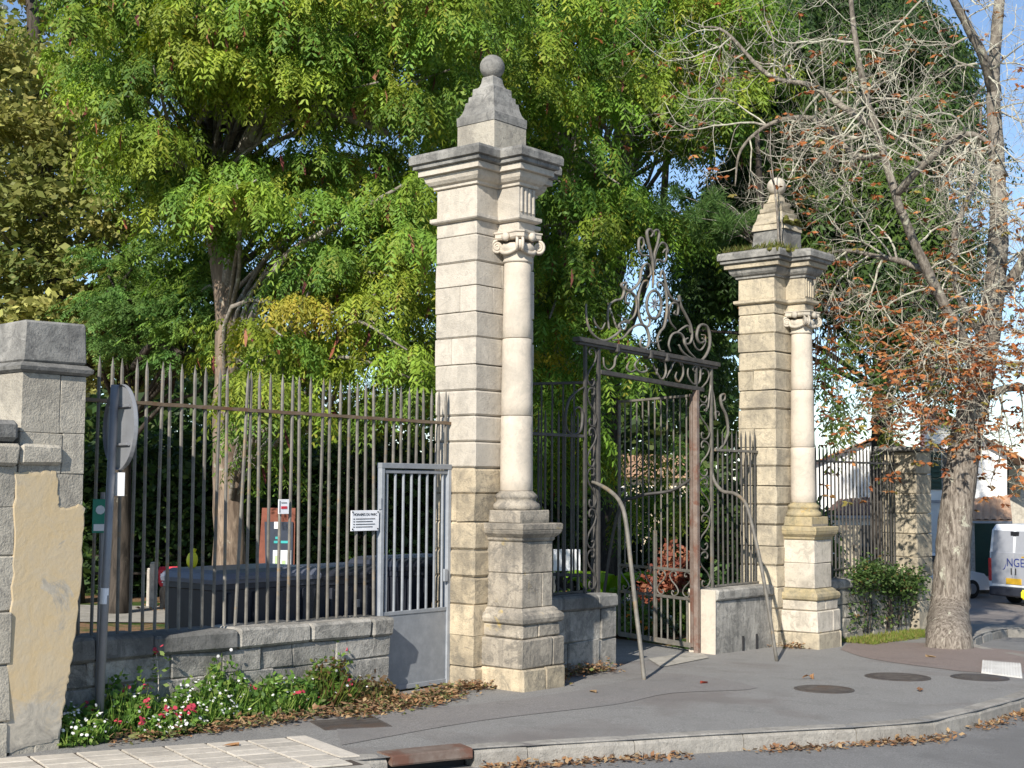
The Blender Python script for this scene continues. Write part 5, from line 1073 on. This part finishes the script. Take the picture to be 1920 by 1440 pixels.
# information totem
p = foot(514, 20, 0); t = thing('information_totem', 'rust-brown information totem with dark map board behind the bins', 'information board', p, .12)
q = MB(); q.add([(-.26, 0, 0), (.30, 0, 0), (.30, 0, 1.64), (-.18, 0, 1.64), (-.26, .07, 0), (.30, .07, 0), (.30, .07, 1.64), (-.18, .07, 1.64)], [(0, 1, 2, 3), (7, 6, 5, 4), (0, 4, 5, 1), (1, 5, 6, 2), (2, 6, 7, 3), (3, 7, 4, 0)]); q.build('back_panel', 'corten', t)
q = MB(); q.add([(-.10, -.03, .45), (.27, -.03, .45), (.27, -.03, 1.44), (-.14, -.03, 1.44), (-.10, -.004, .45), (.27, -.004, .45), (.27, -.004, 1.44), (-.14, -.004, 1.44)], [(0, 1, 2, 3), (7, 6, 5, 4), (0, 4, 5, 1), (1, 5, 6, 2), (2, 6, 7, 3), (3, 7, 4, 0)]); bd = q.build('map_board', 'slate', t)
MB().box(-.01, .25, -.036, -.031, .55, 1.03).build('map_sheet', 'pale', bd); MB().box(.02, .08, -.04, -.0365, .66, .95).build('map_area', 'mapgreen', bd); MB().box(.12, .17, -.04, -.0365, .70, .88).build('map_area', 'mapgreen', bd); MB().box(.0, .09, -.036, -.031, 1.34, 1.44).build('note', 'white', bd)
for k, (x0, x1) in enumerate(((.02, .09), (-.0, .22))): MB().box(x0, x1, -.036, -.031, 1.19-k*.06, 1.225-k*.06).build('print_line', 'teal', bd)
# timber posts, stump with patterned bag
for px, w, h, Y, lb in ((289, .085, .72, 22, 'taller grey timber post beside the stump in the park'), (281, .05, .60, 22.4, 'thin pale timber stake beside the grey post in the park')):
    t = thing('timber_post', lb, 'post', foot(px, Y, 0)); q = MB(); q.cbox(-w/2, w/2, -w/2, w/2, -.1, h, .012, .004); q.build('shaft', 'wood', t); q = MB(); q.loft([[(-w/2, -w/2, h), (w/2, -w/2, h), (w/2, w/2, h), (-w/2, w/2, h)], [(-w*.3, -w*.3, h+.02), (w*.3, -w*.3, h+.02), (w*.3, w*.3, h+.02), (-w*.3, w*.3, h+.02)]]); q.build('top', 'wood', t)
p = foot(318, 22, 0); t = thing('tree_stump', 'split pale tree stump standing on bare soil', 'stump', p); q = MB(); q.tube(cat([(0, 0, -.1), (0, 0, .1), (.01, 0, .36)], 3), [.17, .15, .14, .13, .125, .13, .12], 12); q.v = [(x*(1+.12*math.sin(x*60+z*9)), y, z) for x, y, z in q.v]; q.build('trunk', 'bark_lo', t)
t = thing('shopping_bag', 'red and white patterned bag set on the tree stump', 'bag', (p[0], p[1], p[2]+.36), .2)
o = lambda sx, sy, z: [(-sx, -sy, z), (sx, -sy, z), (sx, sy, z), (-sx, sy, z)]; q = MB(); q.loft([o(.12, .07, 0), o(.15, .09, .06), o(.155, .09, .26), o(.14, .06, .31)]); q.build('sack', 'red', t)
for k in range(22): a, c = random.uniform(-.12, .12), random.uniform(.05, .27); MB().cbox(a-.016, a+.016, -.0965, -.088, c-.012, c+.012, .003).build('pattern_dot', 'white', t)
# picnic table far left in the shade
p = foot(270, 25, 0); t = thing('picnic_table', 'dark wooden picnic table in the shade under the trees', 'picnic table', p, .2)
MB().cbox(-.8, .8, -.35, .35, .70, .75, .01).build('top', 'bark_dk', t)
for y in (-.65, .65): MB().cbox(-.8, .8, y-.13, y+.13, .42, .46, .01).build('seat', 'bark_dk', t)
for x in (-.55, .55):
    for s in (-1, 1): q = MB(); q.tube([(x, s*.6, 0), (x, s*.15, .70)], .04, 4); q.build('leg', 'bark_dk', t)
    MB().cbox(x-.03, x+.03, -.65, .65, .38, .42, .005).build('crossbar', 'bark_dk', t)
# planter with flowers
def blades(n, r_, rx, ry, h, wd, r, lean=.5, z0=0):
    a = r.uniform(0, 2*math.pi, n); q_ = np.sqrt(r.uniform(0, 1, n)); B = np.stack([np.cos(a)*q_*rx, np.sin(a)*q_*ry, np.full(n, z0)], 1); d = nrm(np.stack([np.cos(a)*lean*q_, np.sin(a)*lean*q_, np.ones(n)], 1)+r.normal(0, .25, (n, 3))); L_ = h*r.uniform(.5, 1.1, (n, 1))*(1.1-.5*q_[:, None]); s = nrm(np.cross(d, r.normal(0, 1, (n, 3))))
    return rhomb(B, B+d*L_, s*wd)
def leaves_on(n, rx, ry, h, L, r, z0=0):
    a = r.uniform(0, 2*math.pi, n); q_ = np.sqrt(r.uniform(0, 1, n)); top = h*(1-.75*q_**2)*(1+.25*np.sin(a*3+q_*5)); P0 = np.stack([np.cos(a)*q_*rx, np.sin(a)*q_*ry, z0+top*r.uniform(.15, 1, n)**.6], 1); return simple(P0, L*r.uniform(.6, 1.3, n), r, .8), P0
def dots(P0, rad, col, r, name, t, mat='petal', up_=(0, -.5, .8)):
    n = len(P0); nn = nrm(np.array(up_)+r.normal(0, .35, (n, 3))); a = nrm(np.cross(nn, r.normal(0, 1, (n, 3)))); b_ = np.cross(nn, a); R = rad*r.uniform(.7, 1.2, (n, 1)); Q = np.concatenate([np.stack([P0+a*R, P0+b_*R, P0-a*R, P0-b_*R], 1), np.stack([P0+(a+b_)*.7*R+nn*.001, P0+(b_-a)*.7*R+nn*.001, P0-(a+b_)*.7*R+nn*.001, P0+(a-b_)*.7*R+nn*.001], 1)])
    o_ = quads(name, Q, np.tile(col, (2*n, 1)), mat, t); o_['kind'] = 'stuff'; return o_
r = np.random.default_rng(77)
p = foot(752, 20, 0); t = thing('flower_planter', 'orange timber planter full of pale flowers behind the bins', 'planter', p, .15)
MB().cbox(-.55, .55, -.25, .25, .10, .22, .01).build('board', 'planter', t); MB().cbox(-.56, .56, -.26, .26, .225, .46, .01).build('board', 'planter', t); MB().cbox(-.58, .58, -.28, .28, .465, .68, .015).build('board', 'planter', t)
for x in (-.5, .5):
    for y in (-.2, .2): MB().cbox(x-.04, x+.04, y-.04, y+.04, 0, .1, .005).build('foot', 'wood', t)
Q, P0 = leaves_on(900, .60, .25, .34, .09, r, .66); quads('plants', Q, pick([(.10, .2, .03), (.16, .26, .06), (.07, .14, .03)], 900, r), 'leaf', t); idx = r.choice(900, 40); dots(P0[idx]+[0, -.02, .05], .022, (.62, .40, .38), r, 'blooms', t)
p = foot(668, 19.5, 0); t = thing('flowering_plant', 'bushy green plant with pink blooms left of the orange planter', 'plant', p); q = MB(); q.tube([(0, 0, 0), (.02, 0, .5)], .02, 5); q.build('stem', 'bark_dk', t); Q, P0 = leaves_on(900, .4, .3, .55, .09, r, .35); quads('leaves', Q, pick([(.12, .24, .03), (.18, .3, .05)], 900, r), 'leaf', t); dots(P0[:30]+[0, -.03, .06], .03, (.6, .22, .28), r, 'blooms', t)
# white board, lime plant, red shrub and flower beds through the gate
p = foot(1063, 19.2, 0); t = thing('notice_board', 'blank white notice board on legs behind the shaded gate panel', 'board', p, .1); MB().cbox(-.19, .19, -.012, .012, .84, 1.14, .004).build('board', 'white', t)
for x in (-.17, .17): MB().cbox(x-.015, x+.015, .012, .04, -.05, 1.12, .003).build('leg', 'wood', t)
p = foot(1132, 19.4, 0); t = thing('banana_plant', 'lime green broad-leaved plant glowing behind the gate post', 'plant', p); q = MB(); q.tube([(0, 0, -.05), (0, 0, .5)], [.06, .035], 8); q.build('stem', 'wood', t)
for k in range(9):
    a = k*.72+.3; L = random.uniform(.95, 1.35); n = 7; Pm = [Vector((math.cos(a)*L*.62*f, math.sin(a)*L*.62*f, .25+L*(1.35*f-.95*f*f))) for f in np.linspace(0, 1, n)]; sd_ = Vector((-math.sin(a), math.cos(a), 0)); Q = []
    for i in range(n-1):
        w0, w1 = .19*math.sin(math.pi*min(1, i/(n-1)*.9+.1)), .19*math.sin(math.pi*min(1, (i+1)/(n-1)*.9+.1))
        for s_ in (-1, 1): Q.append([Pm[i], Pm[i]+sd_*s_*w0-Vector((0, 0, .03)), Pm[i+1]+sd_*s_*w1-Vector((0, 0, .03)), Pm[i+1]])
    quads('leaf', np.array([[tuple(v) for v in f] for f in Q]), np.tile((.24, .42, .03), (len(Q), 1))*r.uniform(.85, 1.15, (len(Q), 1)), 'leaf', t)
p = foot(1262, 22, 0); t = thing('red_shrub', 'rounded russet red shrub seen through the gate leaf', 'shrub', p); q = MB(); q.tube([(0, 0, 0), (.0, 0, .4)], .04, 5); q.build('stem', 'bark_dk', t); Q, P0 = leaves_on(2600, .55, .4, .95, .10, r, .1); quads('leaves', Q, pick([(.30, .10, .06), (.22, .07, .05), (.36, .16, .09)], 2600, r), 'leaf', t)
for px, Y, rx, h, pal, fc, lb in ((1160, 18.6, .5, .55, [(.10, .2, .03), (.16, .26, .05), (.2, .25, .06)], (.75, .22, .02), 'flower clump with orange blooms just inside the gate'), (1210, 19, .45, .42, [(.20, .24, .14), (.14, .2, .08)], (.7, .7, .62), 'silvery leaved clump with pale blooms inside the gate'),
                                  (1268, 19.4, .55, .5, [(.09, .18, .03), (.14, .22, .04)], (.6, .45, .05), 'green clump with yellow blooms behind the gate leaf'), (1355, 21, .8, .8, [(.08, .16, .04), (.12, .2, .06)], (.68, .66, .66), 'leafy clump with white blooms behind the right gate panel'), (1065, 18.4, .6, .55, [(.10, .19, .03), (.16, .22, .05)], (.66, .25, .12), 'mixed flower clump behind the shaded gate panel')):
    t = thing('flower_clump', lb, 'flowers', foot(px, Y, 0), group='flower clumps in the park bed'); q = MB()
    for k in range(5): q.tube([(0, 0, 0), (random.uniform(-.2, .2), random.uniform(-.15, .15), h*.7)], .008, 4)
    q.build('stems', 'bark_dk', t)['kind'] = 'stuff'; Q, P0 = leaves_on(1500, rx, .4, h, .09, r, 0); quads('leaves', Q, pick(pal, 1500, r), 'leaf', t); idx = r.choice(1500, 45); dots(P0[idx]+[0, -.03, .05], .028, fc, r, 'blooms', t)
bd = thing('bed_edging', 'low pale stone edging round the flower bed inside the gate', 'edging', uvw(0, 0, 0, False), RZ)
for k in range(9): MB().cbox(1.7+k*.36, 2.03+k*.36, 3.05+.02*(k % 3), 3.22, gz(*uvw(3, 3)[:2])-.05, gz(*uvw(3, 3)[:2])+.10+.015*(k % 2), .02, .01).build('edging_stone', 'slab', bd)
# ================================================================== PLANTS AT THE WALL FOOT
def daisies(l, off, rx, ry, h, label, nb=700, nf=70, extra=None, pal=None):
    p = FA+fd*l-fi*off; t = thing('daisy_clump', label, 'flowers', (p.x, p.y, gz(p.x, p.y)), FR, 'flowers along the foot of the wall')
    Q, P0 = leaves_on(nb, rx, ry, h, .055, r, 0); Q2 = blades(nb//2, 0, rx*.95, ry*.95, h*.95, .006, r); pal = pal or [(.10, .20, .035), (.16, .28, .05), (.23, .31, .07), (.07, .14, .03)]
    quads('leaves', np.concatenate([Q, Q2]), pick(pal, nb+nb//2, r), 'leaf', t); idx = r.choice(nb, nf); dots(P0[idx]+[0, -.02, .035], .0125, (.78, .76, .74), r, 'white_blooms', t)
    if extra: idx = r.choice(nb, extra); c = P0[idx]+[0, -.03, .07]; c = np.concatenate([c+r.normal(0, .018, c.shape) for _ in range(7)]); dots(c, .017, (.55, .06, .10), r, 'red_blooms', t)
    return t
daisies(-4.25, .42, .26, .20, .24, 'white daisies massed around the foot of the sign pole', 800, 120)
daisies(-3.80, .30, .34, .18, .40, 'tall red valerian between the sign pole and the daisies', 900, 20, 9)
daisies(-3.20, .34, .42, .22, .30, 'large white daisy clump under the middle of the fence wall', 1400, 190)
daisies(-2.85, .24, .28, .14, .44, 'tall green plant with few white daisies climbing the wall', 900, 60)
daisies(-2.35, .34, .42, .22, .30, 'green clump with red valerian heads and scattered daisies', 1300, 60, 5)
daisies(-1.80, .28, .34, .17, .38, 'rank green clump with withered brown tops near the wall end', 1200, 20, 2, [(.10, .18, .03), (.16, .2, .04), (.16, .09, .04), (.08, .13, .03)])
daisies(-1.35, .34, .32, .18, .2, 'low browning clump next to the steel door', 900, 8, 0, [(.14, .12, .05), (.18, .11, .05), (.12, .15, .04), (.10, .06, .03)])
daisies(-3.55, .56, .30, .12, .16, 'low red valerian and daisies spilling onto the paving', 700, 60, 8)
for l, off, h, lb in ((-3.45, .2, .58, 'thin red-flowered stalk leaning up the dark end of the wall coping'), (-1.62, .12, .62, 'tallest straggling weed stalk near the wall end by the steel door'), (-1.5, .15, .45, 'shorter weed stalk growing beside the tallest one near the steel door')):
    p = FA+fd*l-fi*off; t = thing('weed_stalk', lb, 'weed', (p.x, p.y, gz(p.x, p.y)), group='weed stalks on the wall'); q = MB(); q.tube(cat([(0, 0, 0), (.03, 0, h*.5), (.0, .02, h)], 4), .005, 4); q.build('stalk', 'wood', t)
    n = 60; P0 = np.stack([r.normal(0, .04, n), r.normal(0, .04, n), r.uniform(.1, h, n)], 1); quads('leaves', simple(P0, r.uniform(.03, .07, n), r), pick([(.14, .24, .04), (.18, .25, .06)], n, r), 'leaf', t); c = r.normal(0, .022, (10, 3))+[0, 0, h]; dots(c, .017, (.55, .07, .10), r, 'bloom', t)
# dry leaves: creeping litter by the wall, in the gutter and round the pillars
def litter(P0, r, L, pal, name, flat=.25):
    d = nrm(r.normal(0, 1, P0.shape)*[1, 1, flat]+[0, 0, .12]); s = nrm(np.cross(d, [0, 0, 1.])+r.normal(0, .35, P0.shape)); Ls = L*r.uniform(.5, 1.3, (len(P0), 1)); o = quads(name, rhomb(P0, P0+d*Ls, s*Ls*.3), pick(pal, len(P0), r), 'dryleaf'); o['kind'] = 'stuff'; return o
DRY = [(.30, .16, .075), (.22, .115, .06), (.38, .26, .14), (.17, .10, .06), (.30, .20, .11)]
def strip(pts_uw, n, sp, h=.03):
    t_ = r.uniform(0, 1, n)**.9; k = np.array(pts_uw); s = t_*(len(k)-1); i = np.minimum(s.astype(int), len(k)-2); f = (s-i)[:, None]; c = k[i]*(1-f)+k[i+1]*f+r.normal(0, sp, (n, 2)); return np.array([tuple(uvw(a, b_, abs(r.normal(0, h))+.008)) for a, b_ in c])
P0 = np.concatenate([strip([(-4.5, -.25), (-3.4, -.30), (-2.2, -.28), (-1.3, -.22), (-.75, -.05)], 3200, .085, .03), strip([(-2.6, -.5), (-1.6, -.42), (-1.0, -.2)], 1300, .10, .02)])
litter(P0, r, .05, DRY+[(.16, .17, .06), (.12, .14, .05)], 'dry_creeper')
P0 = np.concatenate([strip([(-.7, .1), (-.5, -.05), (-.42, -.12)], 350, .05), strip([(.36, -.45), (.42, -.3)], 120, .05), strip([(.55, -.05), (1.2, -.02), (1.7, .0)], 900, .09, .05), strip([(5.3, .0), (5.4, -.2), (5.5, -.3)], 150, .05)]); litter(P0, r, .05, DRY+[(.14, .16, .05)], 'leaf_litter')
PG = []
for k in range(2600):
    s_ = r.uniform(near(900, 1405), near(1920, 1308)+2.0); p, d = along(s_); 
    if math.sin(s_*2.3)+math.sin(s_*5.1+1)+r.normal(0, .7) < -.35: continue
    q_ = abs(r.normal(0, .085)); PG.append((p.x+d.y*(.03+q_), p.y-d.x*(.03+q_), gz(p.x, p.y)-.122+abs(r.normal(0, .012))))
litter(np.array(PG), r, .05, DRY, 'gutter_leaves')
P0 = np.array([tuple(uvw(r.uniform(1.2, 4.6), r.uniform(2.2, 3.1), abs(r.normal(0, .02))+.01)) for _ in range(1200)]); litter(P0, r, .06, DRY, 'mulch_leaves')
x = r.uniform(-6, 2, 4000); P0 = np.array([(a, b_, gz(a, b_)+.005+abs(r.normal(0, .012))) for a, b_ in zip(x, r.uniform(21.5, 27, 4000))]); litter(P0, r, .09, DRY, 'park_leaves')
gr = r.uniform(0, 1, (4000, 2)); P0 = np.array([tuple(uvw(6.6+a*2.6, -.18-b_*.55, 0)) for a, b_ in gr]); d = nrm(r.normal(0, .5, P0.shape)+[0, 0, .8]); s = nrm(np.cross(d, r.normal(0, 1, P0.shape))); o = quads('verge_grass', rhomb(P0, P0+d*r.uniform(.03, .09, (4000, 1)), s*.006), pick([(.14, .2, .03), (.2, .24, .05), (.25, .22, .07)], 4000, r)); o['kind'] = 'stuff'
gr = r.uniform(0, 1, (3000, 2)); P0 = np.array([tuple(uvw(-4.6+a*1.4, .25+b_*2.2, 0)) for a, b_ in gr]); d = nrm(r.normal(0, .4, P0.shape)+[0, 0, 1]); s = nrm(np.cross(d, r.normal(0, 1, P0.shape))); o = quads('park_grass', rhomb(P0, P0+d*r.uniform(.06, .16, (3000, 1)), s*.007), pick([(.06, .12, .02), (.09, .16, .03)], 3000, r)); o['kind'] = 'stuff'
for k, (px, py, lb) in enumerate(((1515, 1273, 'curled rusty leaf standing up near the small round cover'), (1725, 1296, 'flat tan leaf lying on open pavement beyond the manhole'), (1745, 1233, 'dark brown leaf at the edge of the grass by the tree'), (1320, 1282, 'small red leaf on the pavement before the low grey wall'), (1112, 1299, 'dark twig-like leaf on the pavement by the pale pillar'), (432, 1402, 'orange leaf lying on the paving slabs'))):
    g = ground(px, py); t = MB(); n = 6; V = []
    for i in range(n+1):
        f = i/n; w_ = .03*math.sin(math.pi*f)*(1.2-.4*f)+.002; V += [(-.06+.12*f, -w_, .012+.03*math.sin(f*5+k)*(k == 0)+.012*f), (-.06+.12*f, 0, .004+.05*f*(k == 0)), (-.06+.12*f, w_, .012+.02*f)]
    t.add(V, [(3*i+j, 3*i+3+j, 3*i+4+j, 3*i+1+j) for i in range(n) for j in range(2)]); me = bpy.data.meshes.new('fallen_leaf'); me.from_pydata(t.v, [], t.f)
    a_ = me.attributes.new('Col', 'FLOAT_COLOR', 'POINT'); c_ = DRY[k % 5] if k != 3 else (.4, .08, .05); a_.data.foreach_set('color', np.tile((*c_, 1), (len(t.v), 1)).astype(np.float32).ravel()); o = obj('fallen_leaf', me, 'dryleaf', None, False, g+Vector((0, 0, .004)), (0, 0, k*1.3)); tag(o, lb, 'leaf', 'fallen leaves on the pavement')
# ivy on the far wall
t = thing('ivy', 'thick green ivy mound hanging over the far fence wall', 'ivy', uvw(0, 0, 0, False), RZ); q = MB()
for k in range(14): a = random.uniform(7.3, 9.2); q.tube(cat([(a, -.05, -.1), (a+random.uniform(-.1, .1), -.07, .3), (a+random.uniform(-.2, .2), -.08, .75)], 4), .008, 4)
q.build('stems', 'bark_dk', t); n = 3600; a = r.uniform(0, 1, n); u_ = 7.35+2.1*a; zc = .62+.14*np.sin(a*5.0+.6)+.12*a; P0 = np.stack([u_, -.04+r.normal(0, .10, n)-.05, zc+r.normal(0, .10, n)-.07*np.abs(r.normal(0, 1, n))], 1); P2 = np.stack([r.uniform(7.2, 9.3, 420), np.full(420, -.06)+r.normal(0, .015, 420), r.uniform(-.05, .55, 420)], 1)
P0 = np.concatenate([P0, P2]); quads('leaves', simple(P0, r.uniform(.035, .075, len(P0)), r), pick([(.045, .09, .022), (.075, .13, .035), (.12, .17, .05), (.2, .13, .05)], len(P0), r, [.35, .35, .25, .05]), 'leaf', t)
# moss, grass and a dead sapling on the right pillar cornice
t = thing('cornice_moss', 'moss and dry grass tufts growing on the yellowed pillar cornice', 'moss', uvw(5.81, 0, 0), RZ); n = 2600
P0 = np.stack([r.uniform(-.62, .62, n), r.uniform(-.18, .7, n), np.full(n, 5.12)], 1); P2 = np.stack([r.uniform(-.3, .3, 500), r.uniform(-.44, -.15, 500), np.full(500, 5.10)], 1); P0 = np.concatenate([P0, P2]); k_ = np.sin(P0[:, 0]*9)+np.sin(P0[:, 1]*11+2)+r.normal(0, .6, len(P0)) > -.2; P0 = P0[k_]; d = nrm(r.normal(0, .5, P0.shape)+[0, 0, .7]); s = nrm(np.cross(d, r.normal(0, 1, P0.shape)))
quads('tufts', rhomb(P0, P0+d*r.uniform(.03, .13, (len(P0), 1)), s*.007), pick([(.12, .13, .03), (.07, .09, .02), (.2, .17, .06), (.16, .19, .05)], len(P0), r), 'leaf', t)
for k in range(60): lump(t, 'moss_cushion', (random.uniform(-.63, .2), random.uniform(-.215, .0), 5.085) if k < 40 else (random.uniform(-.24, .24), random.choice((-.07, -.02, -.045)), random.choice((5.14, 5.52, 5.56))), random.uniform(.03, .09), random.uniform(.02, .05), random.uniform(.015, .045), 'mossy', k, 8)
t = thing('dead_sapling', 'bare grey sapling growing from the mossy pillar cornice', 'sapling', uvw(5.81, 0, 0), RZ); q = MB(); q.tube(cat([(-.40, -.05, 5.1), (-.43, -.05, 5.5), (-.50, -.05, 5.9), (-.58, -.04, 6.35), (-.57, -.04, 6.7)], 4), [.018-.0009*k for k in range(17)], 6); q.tube(cat([(-.32, -.06, 5.1), (-.36, -.06, 5.35), (-.33, -.07, 5.6)], 4), .009, 5); q.tube([(-.51, -.05, 5.95), (-.59, -.05, 6.05), (-.61, -.05, 6.12)], [.012, .01, .008], 5); q.build('stem', 'limb_gr', t, True)
# mast with white cross-arms beyond the left edge
p = at(-60, 100, 24); t = thing('utility_pole', 'wooden utility pole with white insulator arms at the edge of the oak', 'utility pole', (p.x, p.y, gz(p.x, p.y)))
q = MB(); q.tube([(0, 0, -.2), (0, 0, 10.6)], [.14, .10], 10); q.build('pole', 'wood', t, True); zz1, zz2 = at(10, 19, 24).z-gz(p.x, p.y), at(5, 70, 24).z-gz(p.x, p.y)
for z, x in ((zz1, .73), (zz2, .64)):
    q = MB(); q.tube([(-.5, -.12, z), (x-.04, -.12, z), (x, -.12, z)], [.055, .055, .03], 10); q.build('cross_arm', 'white', t, True)
q = MB(); q.tube([(.80, -.05, zz2-.1), (.80, -.05, zz2-.45)], [.05, .06], 8); q.build('marker', 'red', t); q = MB(); q.tube([(0, -.05, zz2-.25), (.80, -.05, zz2-.25)], .02, 6); q.build('bracket', 'galv', t)
